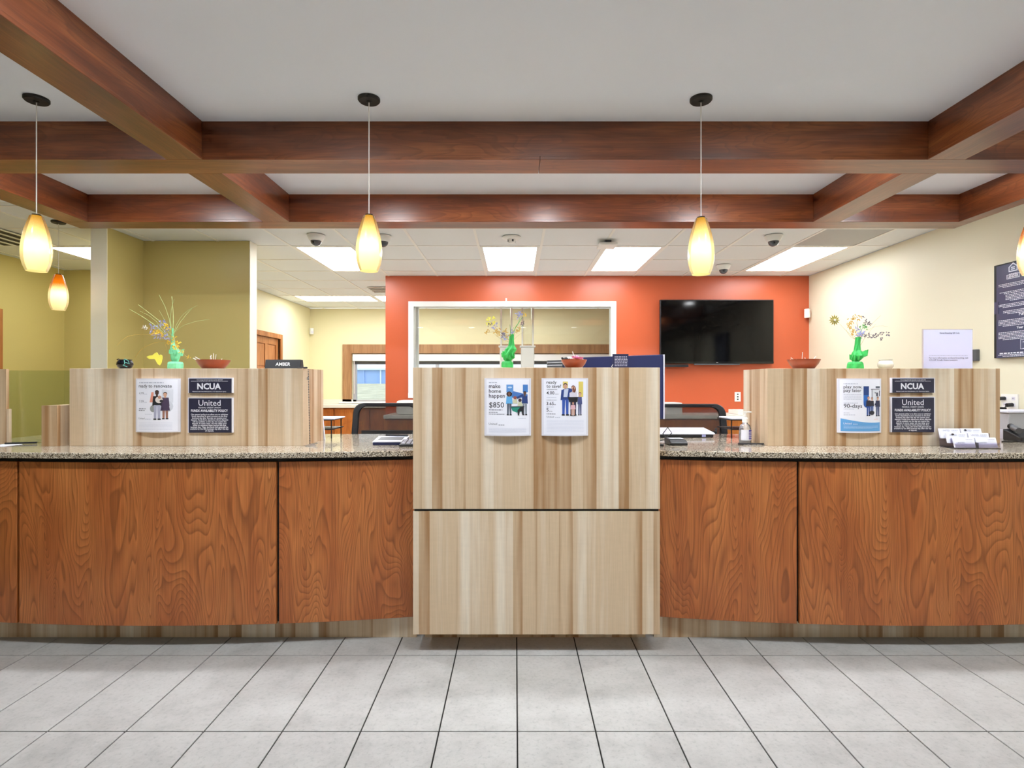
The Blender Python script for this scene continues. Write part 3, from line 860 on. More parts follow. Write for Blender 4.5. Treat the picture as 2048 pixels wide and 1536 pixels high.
# ------------------------------------------------------------------ rear worktops and cabinets
rc = thing('rear_cabinet', (-1.9, 9.5, 0), 'honey wood cabinets under the rear window', 'cabinet')
obj('body', MB().box(SX + .005, 3.6, 9.42, 9.95, .1, .95), M['cabinet'], rc)
for k in range(7):
    obj('door', MB().box(SX + .02 + k * .6, SX + .60 + k * .6, 9.40, 9.42, .12, .93), M['cabinet'], rc, bevel=.004)
one('rear_worktop', MB().box(SX + .005, 3.6, 9.36, 9.955, .953, 1.0).box(SX + .005, wx0 + .02, 9.93, 9.955, 1.0, 1.08), M['laminate'], (-1, 9.6, .95), 'white worktop under the rear window', 'worktop')
rc = thing('rear_cabinet', (2.2, 6.6, 0), 'honey wood cabinets under the television', 'cabinet')
obj('body', MB().box(-1.5, 3.65, 6.40, 6.95, .1, .955), M['cabinet'], rc)
for k in range(8):
    d = obj('door', MB().box(-1.48 + k * .64, -.86 + k * .64, 6.38, 6.40, .12, .94), M['cabinet'], rc, bevel=.004)
    obj('handle', MB().box(-.92 + k * .64, -.90 + k * .64, 6.36, 6.38, .70, .85), M['steel'], d)
one('rear_worktop', MB().box(-1.5, 3.655, 6.36, 6.955, .957, .997), M['laminate'], (1, 6.6, .957), 'white worktop along the orange wall', 'worktop', bevel=.004)
one('paper_box', MB().box(X(1331, 6.5), X(1362, 6.5), 6.45, 6.75, .998, Z(805.5, 6.5)), M['whiteplastic'], (2.0, 6.6, .998), 'flat white box on the worktop behind the right chair', 'box', bevel=.004)
one('paper_box', MB().box(X(1473, 6.5), X(1500, 6.5), 6.45, 6.75, .998, Z(820, 6.5)), M['whiteplastic'], (2.7, 6.6, .998), 'small white box on the worktop behind the sanitizer bottle', 'box', bevel=.004)
pb = MB().box(X(797, 6.6), X(850, 6.6), 6.45, 6.8, .998, Z(800.5, 6.6))
one('paper_tray', pb, M['whiteplastic'], (-1.2, 6.6, .998), 'rounded white machine behind the left chair', 'machine', bevel=.03)

# ------------------------------------------------------------------ pendants
PROF = [(.0175, 1.0), (.026, .985), (.031, .93), (.0385, .84), (.0475, .72), (.055, .58), (.0595, .45), (.0605, .34), (.0585, .22), (.052, .10), (.0415, 0.0)]
def pendant(px, D, ztop, zbot, label, m, s=1.0, power=P_PENDANT):
    x = X(px, D)
    t = thing('pendant_lamp', (x, D, CZ), label, 'pendant lamp', 'amber glass pendants')
    obj('canopy', MB().lathe([(.0, -.020), (.012, -.020), (.012, -.016), (.046, -.016), (.0515, -.010), (.0515, 0.0)], (x, D, CZ), 32), M['bronze'], t)
    obj('cord', MB().tube([(x, D, CZ - .018), (x, D, ztop - .004)], .0024, 6), M['cordgrey'], t)
    h = ztop - zbot
    outer = [(r * s, z * h) for r, z in PROF]
    inner = [((r - .0035) * s, z * h) for r, z in reversed(PROF)]
    sh = obj('lamp_shade', MB().lathe(outer, (x, D, zbot), 36, cap=False), m, t, fixn=False)
    obj('socket', MB().lathe([(.0, -.05), (.015, -.05), (.015, .002), (.0185 * s, .004), (.0, .006)], (x, D, ztop), 16), M['bronze'], sh)
    bz = zbot + h * .42
    ld = bpy.data.lights.new('bulb_light', 'POINT'); ld.energy = power; ld.color = (1.0, .92, .76); ld.shadow_soft_size = .022
    lo = bpy.data.objects.new('bulb_light', ld); COL.objects.link(lo); lo.parent = sh
    lo.location = Vector((x, D, bz)) - Vector(t.location)
    return t
PL = 2.633
zt, zb = Z(431, PL), Z(542.5, PL)
pendant(73, PL, zt, zb, 'leftmost of the front pendants, pale amber glass', M['shade'])
pendant(738, PL, zt, zb, 'front pendant lamp hanging left of the pass window', M['shade'])
pendant(1402, PL, Z(436, PL), Z(549, PL), 'front pendant lamp hanging before the television wall', M['shade'])
pendant(2067, PL, Z(440, PL), Z(549, PL), 'pendant lamp cut by the right edge of the picture', M['shade_amber'])
pendant(117, 4.627, Z(549, 4.627), Z(620, 4.627), 'small deep amber pendant behind the leftmost front one', M['shade_amber'], 1.13)

# ------------------------------------------------------------------ ceiling devices
def dome_camera(px, py, label):
    D = F * (CZ - H) / (PY - py)
    x = X(px, D)
    t = thing('dome_camera', (x, D, CZ), label, 'security camera', 'ceiling dome cameras')
    obj('housing', MB().lathe([(.0, -.052), (.050, -.052), (.060, -.046), (.078, -.004), (.078, 0)], (x, D, CZ - .003), 28), M['whiteplastic'], t)
    obj('dome', MB().ball((x, D, CZ - .052), .048, 20, half='low', sz=1.0), M['domeglass'], t)
    obj('eye', MB().ball((x - .012, D - .042, CZ - .074), .009, 10), M['blackgloss'], t)
dome_camera(632, 470, 'white dome camera left of the left rear pendant, near the olive wall')
dome_camera(766, 472, 'white dome camera half hidden behind the second pendant')
dome_camera(1547, 471, 'white dome camera near the right wall')
dome_camera(1447, 530, 'white dome camera close to the orange wall above the television')
D = F * (CZ - H) / (PY - 474)
x = X(1023, D)
t = thing('smoke_detector', (x, D, CZ), 'round white smoke detector above the middle light panel', 'smoke detector')
obj('base', MB().lathe([(0, -.018), (.07, -.018), (.088, -.006), (.088, 0)], (x, D, CZ - .003), 28), M['whiteplastic'], t)
obj('sensor_head', MB().lathe([(0, -.055), (.025, -.055), (.032, -.045), (.038, -.018)], (x, D, CZ - .003), 20), M['whiteplastic'], t)
for k in range(4):
    a = k * math.pi / 2 + .4
    obj('vent_slot', MB().box(x + .030 * math.cos(a) - .008, x + .030 * math.cos(a) + .008, D + .030 * math.sin(a) - .008, D + .030 * math.sin(a) + .008, CZ - .047, CZ - .028), M['darkgrey'], t)
D = F * (CZ - H) / (PY - 480)
t = thing('wireless_access_point', (X(1216, D), D, CZ), 'flat white square box hanging under the ceiling tiles', 'ceiling box')
xc = X(1216, D)
obj('bracket', MB().box(xc - .03, xc + .03, D - .01, D + .13, CZ - .028, CZ - .003), M['darkgrey'], t)
obj('cover', MB().box(xc - .085, xc + .085, D - .04, D + .15, CZ - .052, CZ - .028), M['whiteplastic'], t, bevel=.008)
# slot diffusers
def slot_vent(x0, x1, y0, y1, n, along, label):
    t = thing('air_vent', ((x0 + x1) / 2, (y0 + y1) / 2, CZ), label, 'air vent')
    obj('backing', MB().box(x0, x1, y0, y1, CZ - .007, CZ - .0035), M['black'], t)
    for k in range(n + 1):
        f = k / n
        if along == 'y':
            a = x0 + (x1 - x0) * f; obj('slat', MB().box(a - .012, a + .012, y0, y1, CZ - .014, CZ - .007), M['tbar'], t)
        else:
            a = y0 + (y1 - y0) * f; obj('slat', MB().box(x0, x1, a - .012, a + .012, CZ - .014, CZ - .007), M['tbar'], t)
slot_vent(-4.95, -4.45, 4.55, 5.40, 4, 'y', 'slotted air vent in the left hallway ceiling')
slot_vent(-2.05, -1.55, 7.75, 8.15, 4, 'x', 'slotted air vent in the rear room ceiling')
# corner motion sensors
def motion(x, y, z, label, ang):
    t = thing('motion_sensor', (x, y, z), label, 'motion sensor', 'corner motion sensors')
    t.rotation_euler = (0, 0, ang)
    m1 = MB().prism([(-.034, 0), (-.034, -.03), (-.022, -.046), (.022, -.046), (.034, -.03), (.034, 0)], -.055, .055)
    o = link('body', bpy.data.meshes.new('body'), M['whiteplastic'], t, bevel=.006)
    o.data.from_pydata(m1.v, [], m1.f)
    m2 = MB().box(-.018, .018, -.048, -.044, -.035, .0)
    o = link('lens', bpy.data.meshes.new('lens'), M['acrylwhite'], t); o.data.from_pydata(m2.v, [], m2.f)
motion(SX + .04, RY - .05, Z(662, RY - .1), 'white motion sensor in the rear room corner', math.radians(40))
motion(3.62, OY - .045, Z(628, OY), 'white motion sensor where orange and ivory walls meet', math.radians(-40))

# ------------------------------------------------------------------ television
TD = OY - .085
tx0, tx1, tz0, tz1 = X(1320.5, TD), X(1548, TD), Z(728, TD), Z(599, TD)
tv = thing('television', ((tx0 + tx1) / 2, TD, tz0), 'large black flat television on the orange wall', 'television')
obj('cabinet', MB().box(tx0, tx1, TD + .005, TD + .05, tz0 + .004, tz1), M['blackplastic'], tv, bevel=.006)
obj('screen', MB().box(tx0 + .012, tx1 - .012, TD + .001, TD + .006, tz0 + .03, tz1 - .012), M['screen'], tv)
obj('lower_bezel', MB().box(tx0 + .004, tx1 - .004, TD - .002, TD + .006, tz0 + .008, tz0 + .029), M['blackgloss'], tv)
obj('speaker_strip', MB().box(tx0 + .42, tx1 - .42, TD, TD + .02, tz0 - .012, tz0 + .004), M['darkgrey'], tv)
obj('badge', MB().box((tx0 + tx1) / 2 - .012, (tx0 + tx1) / 2 + .012, TD - .0035, TD - .002, tz0 + .014, tz0 + .021), M['steel'], tv)
obj('wall_bracket', MB().box(tx0 + .3, tx1 - .3, TD + .05, OY - .002, tz0 + .2, tz1 - .2), M['black'], tv)
one('set_top_box', MB().box(X(1322, TD), X(1376, TD), TD - .02, TD + .03, Z(734, TD), Z(729, TD)), M['blackplastic'], (1.9, TD, tz0), 'thin black box under the left corner of the television', 'media box')
# outlets
t = thing('wall_outlet', (X(1475, OY), OY, Z(793, OY)), 'white outlet plate on the orange wall', 'outlet')
a, b = X(1469, OY), X(1481, OY)
obj('plate', MB().box(a, b, OY - .008, OY, Z(803, OY), Z(784, OY)), M['whiteplastic'], t, bevel=.002)
for py in (788.5, 793.5, 798.5):
    obj('socket', MB().box(X(1473.5, OY), X(1476.5, OY), OY - .0095, OY - .008, Z(py + 1.3, OY), Z(py - 1.3, OY)), M['black'], t)
t = thing('wall_outlet', (3.66, 4.15, 1.22), 'double outlet with black plugs on the ivory right wall', 'outlet')
obj('plate', MB().box(3.651, 3.66, 4.06, 4.20, 1.165, 1.278), M['whiteplastic'], t, bevel=.002)
for yy in (4.095, 4.165):
    for zz in (1.198, 1.245):
        obj('socket', MB().box(3.6495, 3.651, yy - .014, yy + .014, zz - .013, zz + .013), M['acrylwhite'], t)
        obj('socket_slots', MB().box(3.6488, 3.6496, yy - .007, yy - .004, zz - .004, zz + .006).box(3.6488, 3.6496, yy + .004, yy + .007, zz - .004, zz + .006), M['black'], t)
one('power_plug', MB().tube([(3.648, 4.165, 1.245), (3.60, 4.165, 1.243)], .014, 8).tube([(3.60, 4.165, 1.243), (3.56, 4.16, 1.22), (3.56, 4.0, 1.06), (3.57, 3.86, 1.007)], .004, 6), M['blackplastic'], (3.64, 4.165, 1.245), 'upper black plug in the double outlet', 'plug', 'plugs in the double outlet')
one('power_plug', MB().tube([(3.648, 4.10, 1.200), (3.605, 4.10, 1.197)], .014, 8).tube([(3.605, 4.10, 1.197), (3.585, 4.1, 1.17), (3.59, 3.98, 1.04), (3.60, 3.86, 1.007)], .004, 6), M['blackplastic'], (3.64, 4.10, 1.2), 'lower black plug in the double outlet', 'plug', 'plugs in the double outlet')
# grey thing on the right wall behind the paper sign
t = thing('wall_dispenser', (3.66, 4.45, 1.5), 'small grey curved holder on the ivory wall beside the paper sign', 'wall holder')
obj('shell', MB().prism([(3.66, 4.40), (3.635, 4.405), (3.625, 4.44), (3.625, 4.50), (3.635, 4.535), (3.66, 4.54)], 1.535, 1.625), M['darkgrey'], t, bevel=.004)
obj('front_cover', MB().box(3.620, 3.626, 4.43, 4.51, 1.545, 1.615), M['grey'], t)

# ------------------------------------------------------------------ pneumatic carrier stations behind the pass window
TYD = 7.55
def carrier(pxa, pxb, bxa, bxb, label):
    xa, xb = X(pxa, TYD), X(pxb, TYD); xc = (xa + xb) / 2
    t = thing('carrier_station', (xc, TYD, 1.0), label, 'tube station', 'white tube stations')
    zc = Z(692, TYD)
    obj('carrier_tube', MB().lathe([(.062, 0), (.062, CZ - zc - .004)], (xc, TYD, zc), 24, cap=False), M['tubeclear'], t)
    for xx in (xa - .004, xb + .004):
        obj('guide_post', MB().box(xx - .010, xx + .010, TYD - .09, TYD - .05, zc, CZ - .004), M['whiteplastic'], t)
    obj('collar', MB().box(X(bxa, TYD) - .01, X(bxb, TYD) + .01, TYD - .10, TYD + .10, zc - .02, zc), M['whiteplastic'], t, bevel=.004)
    obj('housing', MB().box(X(bxa, TYD) + .006, X(bxb, TYD) - .006, TYD - .09, TYD + .09, .0, zc - .02), M['whiteplastic'], t, bevel=.012)
carrier(1003, 1023, 999, 1027, 'white tube station behind the middle vase')
carrier(1045, 1065, 1041, 1069, 'white tube station right of the middle vase')

# ------------------------------------------------------------------ task chairs
def task_chair(pxl, pxr, D, ztop, label):
    xl, xr = X(pxl, D), X(pxr, D); xc = (xl + xr) / 2; w = xr - xl
    t = thing('task_chair', (xc, D + .25, 0), label, 'chair', 'black mesh task chairs')
    zb = ztop - .50
    def rr(s, k=1.0):
        hw = w / 2 * s; top = ztop - (1 - s) * .17; bot = zb + (1 - s) * .17; r = .075 * k; pts = []
        for cx, cz, a0 in ((hw - r, top - r, 0), (-hw + r, top - r, 90), (-hw * 1.06 + r, bot + r, 180), (hw * 1.06 - r, bot + r, 270)):
            for q in range(0, 91, 15):
                a = math.radians(a0 + q); pts.append((xc + cx + r * math.cos(a), cz + r * math.sin(a)))
        return pts
    def yy(z, x): return D + (ztop - z) * -.10 + .10 * ((x - xc) / (w / 2)) ** 2 * -.35 + .05
    o, i = rr(1.0), rr(.84, .8)
    n = len(o); vs = []; fs = []
    for p in o: vs += [(p[0], yy(p[1], p[0]) - .014, p[1]), (p[0], yy(p[1], p[0]) + .022, p[1])]
    for p in i: vs += [(p[0], yy(p[1], p[0]) - .014, p[1]), (p[0], yy(p[1], p[0]) + .022, p[1])]
    for k in range(n):
        q = (k + 1) % n
        fs += [(2 * k, 2 * q, 2 * n + 2 * q, 2 * n + 2 * k), (2 * k + 1, 2 * n + 2 * k + 1, 2 * n + 2 * q + 1, 2 * q + 1), (2 * k, 2 * k + 1, 2 * q + 1, 2 * q), (2 * n + 2 * k, 2 * n + 2 * q, 2 * n + 2 * q + 1, 2 * n + 2 * k + 1)]
    bf = MB().add(vs, fs)
    obj('back_frame', bf, M['blackplastic'], t, bevel=.006)
    g = MB(); nx, nz = 10, 10; vs = []
    x0, x1 = min(p[0] for p in i) - .006, max(p[0] for p in i) + .006; z0, z1 = min(p[1] for p in i) - .01, max(p[1] for p in i) + .01
    for a in range(nx + 1):
        for b in range(nz + 1):
            xx = x0 + (x1 - x0) * a / nx; zz = z0 + (z1 - z0) * b / nz
            vs.append((xx, yy(zz, xx) + .004, zz))
    fs = [(a * (nz + 1) + b, (a + 1) * (nz + 1) + b, (a + 1) * (nz + 1) + b + 1, a * (nz + 1) + b + 1) for a in range(nx) for b in range(nz)]
    g.add(vs, fs); g.smooth = True
    obj('back_mesh', g, M['mesh'], t)
    obj('lumbar_bar', MB().box(xc - w * .40, xc + w * .40, yy(ztop - .24, xc) + .006, yy(ztop - .24, xc) + .022, ztop - .27, ztop - .21), M['blackplastic'], t, bevel=.006)
    yc = D + .25
    obj('seat', MB().box(xc - .25, xc + .25, D - .02, D + .50, zb - .10, zb - .03), M['chairfabric'], t, bevel=.03)
    obj('back_stem', MB().tube([(xc, yy(zb + .05, xc) - .0, zb + .10), (xc, D - .0, zb - .02), (xc, D + .10, zb - .11)], .025, 8), M['blackplastic'], t)
    obj('gas_column', MB().tube([(xc, yc, zb - .10), (xc, yc, .10)], .03, 12), M['blackplastic'], t)
    obj('foot_ring', MB().lathe([(.20, .26), (.215, .275), (.20, .29), (.185, .275), (.20, .26)], (xc, yc, 0), 28, cap=False), M['steel'], t)
    for k in range(5):
        a = math.radians(90 + 72 * k)
        lg = obj('base_leg', MB().tube([(xc, yc, .11), (xc + .28 * math.cos(a), yc + .28 * math.sin(a), .075)], .024, 8, .016), M['blackplastic'], t)
        obj('caster', MB().ball((xc + .28 * math.cos(a), yc + .28 * math.sin(a), .029), .029, 10), M['black'], lg)
task_chair(706, 842, 4.25, Z(806, 4.25), 'black mesh task chair behind the left worktop')
task_chair(1304, 1452, 4.25, Z(808, 4.25), 'black mesh task chair behind the right worktop, before the television wall')

# ------------------------------------------------------------------ posters in curved holders
DK = (44, 44, 56); GR = (120, 120, 134); LG = (176, 178, 196); WH = (240, 240, 248)
SK1, SK2 = (96, 62, 50), (206, 160, 134)
def board_xf(x0, z0, w, D, bulge=0.0):
    def f(u, v, n):
        b = bulge * (1 - ((u - w / 2) / (w / 2)) ** 2)
        return (x0 + u, D - b - n, z0 + v)
    return f
def curved_slab(x0, z0, w, h, D, bulge, back, n=14):
    poly = [(x0 + w * k / n, D - bulge * (1 - (2 * k / n - 1) ** 2)) for k in range(n + 1)]
    poly += [(x0 + w, back), (x0, back)]
    m = MB().prism(poly, z0, z0 + h); m.smooth = True
    return m
def poster(pxa, pxb, pya, pyb, D, zb, label):
    """zb: corners of the poster in the close-up the print positions were read from"""
    x0, x1, z0, z1 = X(pxa, D), X(pxb, D), Z(pyb, D), Z(pya, D)
    w, h = x1 - x0, z1 - z0
    bl = .026
    t = thing('poster_holder', (x0 + w / 2, D, z0), label, 'poster', 'posters in curved holders')
    obj('holder', curved_slab(x0, z0, w, h, D - .006, bl, D - .0005), M['acrylwhite'], t)
    a = .045 * w
    f = board_xf(x0, z0, w, D - .006 - .0005, bl)
    n = 16
    us = [a + (w - 2 * a) * k / n for k in range(n + 1)]
    vs = [f(u, .006, .0) for u in us] + [f(u, h - .006, .0) for u in us]
    sh = MB().add(vs, [(k, k + 1, n + 2 + k, n + 1 + k) for k in range(n)]); sh.smooth = True
    so = obj('paper_sheet', sh, M['paper'], t)
    cv = lambda p, q: ((p - zb[0]) / (zb[2] - zb[0]) * w, (zb[3] - q) / (zb[3] - zb[1]) * h)
    cuts = [w * k / 16 for k in range(1, 16)]
    return so, cv, f, cuts
def figure(P, x, top, foot, wd, hair, skin, coat, legs, shoe=(30, 30, 36), lay=3, skirt=False):
    """a small standing printed figure"""
    hh = (foot - top); r = hh * .062
    P.poly([(x - wd * .5, top + hh * .20), (x + wd * .5, top + hh * .20), (x + wd * .62, top + hh * .52), (x - wd * .62, top + hh * .52)], coat, lay)
    P.poly([(x - wd * .42, top + hh * .5), (x - wd * .02, top + hh * .5), (x - wd * .10, foot - hh * .04), (x - wd * .40, foot - hh * .04)], legs, lay)
    P.poly([(x + wd * .02, top + hh * .5), (x + wd * .42, top + hh * .5), (x + wd * .40, foot - hh * .04), (x + wd * .10, foot - hh * .04)], legs, lay)
    P.rect(x - wd * .46, foot - hh * .045, x - wd * .08, foot, shoe, lay + 1); P.rect(x + wd * .08, foot - hh * .045, x + wd * .46, foot, shoe, lay + 1)
    P.disc(x, top + r * .95, r * 1.05, hair, lay + 1); P.disc(x, top + r * 1.5, r * .98, skin, lay + 2, r * 1.1)
    P.rect(x - r * .5, top + r * 2.4, x + r * .5, top + hh * .21, skin, lay + 1)
    if skirt: P.poly([(x - wd * .5, top + hh * .42), (x + wd * .5, top + hh * .42), (x + wd * .7, top + hh * .68), (x - wd * .7, top + hh * .68)], coat, lay + 2)

# one: ready to renovate
so, cv, f, cuts = poster(273, 362, 757, 864, SD, (200, 225, 960, 1145), 'renovation poster in a curved holder on the left screen')
P = Print(cv)
P.fine(282, 720, 305, 16, LG); P.text('ready to renovate', 272, 842, 380, DK, bold=.006)
P.text('4.99', 280, 375, 497, GR); P.fine(385, 440, 497, 9, LG); P.text('7.09', 280, 375, 637, GR); P.fine(385, 440, 637, 9, LG)
P.fine(278, 420, 748, 12, GR); P.fine(272, 395, 776, 12, GR); P.fine(400, 530, 836, 5, LG); P.text('United', 268, 392, 922, GR); P.fine(405, 505, 924, 10, LG)
for q in range(6): P.fine(272, 852, 985 + q * 22, 6, (208, 210, 226))
P.build('lettering', f, so, cuts)
P = Print(cv)
P.rect(690, 412, 862, 640, (214, 216, 226)); P.disc(760, 700, 102, (204, 206, 216), 1, 105)
P.poly([(488, 632), (520, 458), (556, 458), (560, 632)], (226, 150, 128), 2)
P.disc(545, 740, 52, (150, 152, 150), 2, 60)
figure(P, 615, 425, 930, 130, (36, 28, 26), (74, 50, 42), (36, 36, 42), (172, 172, 194))
figure(P, 745, 458, 922, 105, (52, 38, 36), SK2, (70, 56, 80), (150, 104, 88), skirt=True)
P.disc(650, 590, 62, (226, 214, 208), 7, 55); P.disc(660, 545, 28, (190, 140, 116), 8); P.disc(690, 610, 30, (48, 44, 50), 8, 22)
P.build('printed_picture', f, so, cuts)

# two: make home happen
so, cv, f, cuts = poster(969, 1062, 756.5, 871, PD, (230, 125, 965, 1030), 'home loan poster in a curved holder, left one on the pedestal')
P = Print(cv)
P.fine(302, 430, 200, 14, LG)
P.text('make', 302, 482, 278, DK, bold=.007); P.text('home', 302, 494, 354, DK, bold=.007); P.text('happen', 302, 554, 430, DK, bold=.007)
P.text('$850', 306, 540, 584, DK); P.fine(304, 515, 628, 14, GR); P.fine(302, 440, 664, 9, GR); P.fine(302, 545, 692, 9, GR)
P.text('United', 300, 432, 858, GR); P.fine(455, 545, 862, 10, GR); P.fine(760, 880, 756, 6, LG)
for q in range(5): P.fine(302, 890, 915 + q * 15, 5, (208, 210, 226))
P.build('lettering', f, so, cuts)
P = Print(cv)
P.rect(578, 225, 685, 345, (96, 150, 214)); P.rect(835, 225, 915, 345, (72, 128, 200)); P.disc(632, 268, 34, (190, 214, 240), 2, 14)
P.poly([(600, 400), (690, 328), (850, 368), (910, 380), (910, 430), (660, 430)], (74, 120, 190), 2)
P.poly([(650, 575), (855, 575), (850, 640), (740, 662), (672, 636)], (40, 140, 120), 2)
P.rect(650, 566, 860, 580, (26, 60, 56), 3)
figure(P, 622, 335, 705, 84, (48, 30, 30), (120, 80, 66), (98, 172, 226), (86, 92, 106))
P.disc(622, 372, 44, (46, 28, 28), 4, 40)
figure(P, 866, 330, 705, 80, (34, 30, 32), (96, 66, 54), (38, 62, 122), (132, 140, 154))
P.poly([(738, 420), (830, 372), (850, 400), (750, 450)], (38, 62, 122), 5)
for a, b, c in ((712, 430, (150, 80, 70)), (790, 470, (70, 50, 50))):
    P.disc(a, b, 26, c, 4); P.poly([(a - 40, b + 90), (a - 26, b + 26), (a + 26, b + 26), (a + 44, b + 90)], (206, 206, 176), 4)
P.poly([(752, 625), (800, 575), (850, 560), (846, 690), (826, 700), (816, 640), (786, 640), (776, 708), (756, 706)], (34, 34, 40), 6)
P.build('printed_picture', f, so, cuts)

# three: ready to save?
so, cv, f, cuts = poster(1083, 1176, 756.5, 871, PD, (1120, 125, 1860, 1030), 'savings poster in a curved holder, right one on the pedestal')
P = Print(cv)
P.text('ready', 1196, 1352, 212, DK, bold=.006); P.text('to save?', 1196, 1424, 274, DK, bold=.006)
P.fine(1198, 1368, 306, 8, GR); P.text('4.00', 1196, 1318, 380, DK, bold=.01); P.fine(1326, 1384, 378, 8, GR); P.fine(1200, 1350, 430, 6, LG)
P.fine(1198, 1350, 472, 8, GR); P.text('3.65', 1196, 1310, 546, DK, bold=.01); P.fine(1316, 1340, 544, 10, GR); P.fine(1198, 1305, 580, 8, LG)
P.text('5', 1196, 1228, 648, DK, bold=.01); P.fine(1236, 1290, 648, 8, GR); P.fine(1198, 1335, 690, 10, GR); P.text('United', 1198, 1310, 744, GR); P.fine(1332, 1410, 744, 8, LG)
for q in range(9): P.fine(1200, 1788, 788 + q * 22, 5, (208, 210, 228))
P.build('lettering', f, so, cuts)
P = Print(cv)
P.rect(1450, 178, 1530, 280, (226, 206, 120)); P.rect(1702, 178, 1776, 420, (222, 202, 104))
figure(P, 1490, 205, 710, 122, (40, 32, 30), SK2, (44, 66, 132), (52, 84, 170))
P.poly([(1420, 410), (1450, 300), (1540, 280), (1600, 290), (1600, 330), (1480, 400)], (44, 66, 132), 5)
P.poly([(1470, 300), (1540, 290), (1520, 420), (1460, 420)], (196, 204, 226), 6)
figure(P, 1615, 240, 712, 112, (112, 62, 46), SK2, (214, 208, 220), (56, 48, 72))
P.disc(1632, 300, 26, (112, 62, 46), 5, 50)
P.poly([(1530, 420), (1690, 420), (1680, 500), (1550, 500)], (30, 28, 34), 6)
figure(P, 1612, 500, 715, 66, (190, 120, 90), SK2, (226, 180, 190), (206, 160, 140), lay=7)
figure(P, 1722, 345, 708, 62, (132, 78, 58), SK2, (74, 82, 132), (54, 66, 110))
P.build('printed_picture', f, so, cuts)

# four: play now, pay later
so, cv, f, cuts = poster(1673, 1761, 757, 865, SD, (258, 130, 955, 985), 'blue-footed poster in a curved holder on the right screen')
P = Print(cv)
P.fine(340, 540, 220, 11, LG); P.text('play now,', 340, 606, 284, DK, bold=.006); P.text('pay later', 340, 594, 342, DK, bold=.006)
for b in (388, 412, 436, 458): P.fine(340, 596, b, 7, LG)
P.fine(342, 540, 520, 8, LG); P.text('90-days', 342, 606, 590, DK, bold=.006); P.fine(342, 490, 614, 7, LG); P.fine(342, 420, 676, 9, LG); P.fine(342, 500, 706, 9, LG); P.fine(810, 882, 776, 8, (236, 190, 180))
P.text('United', 336, 450, 852, WH, 5); P.fine(468, 540, 850, 8, WH, 5); P.fine(340, 880, 880, 5, (200, 222, 242), 5); P.fine(340, 880, 898, 5, (200, 222, 242), 5); P.fine(340, 780, 914, 5, (200, 222, 242), 5)
P.build('lettering', f, so, cuts)
P = Print(cv)
P.poly([(300, 758)] + [(300 + 620 * k / 12, 758 + 66 * math.sin(math.pi * .62 * k / 12)) for k in range(1, 13)] + [(920, 960), (300, 960)], (96, 160, 216), 2)
P.rect(628, 252, 718, 392, (34, 66, 128)); P.rect(628, 392, 718, 520, (46, 108, 190)); P.disc(690, 530, 62, (46, 92, 168), 1, 62)
P.rect(840, 252, 922, 284, (92, 96, 110)); P.rect(752, 296, 920, 304, (60, 62, 74), 2); P.rect(768, 300, 776, 470, (60, 62, 74), 2)
P.rect(780, 306, 920, 470, (222, 224, 232)); P.rect(850, 352, 886, 408, (70, 74, 90), 2); P.disc(830, 356, 10, (50, 52, 64), 2); P.rect(905, 320, 922, 408, (70, 74, 90), 2)
figure(P, 708, 412, 720, 64, (150, 86, 66), SK2, (44, 40, 56), (46, 80, 150))
figure(P, 770, 425, 700, 62, (140, 74, 58), SK2, (40, 40, 54), (58, 84, 140))
figure(P, 880, 415, 725, 76, (36, 32, 34), SK2, (40, 44, 74), (58, 74, 112))
P.poly([(815, 540), (860, 480), (880, 500), (840, 560)], (40, 44, 74), 6); P.disc(765, 668, 46, (42, 42, 54), 7, 34)
P.build('printed_picture', f, so, cuts)

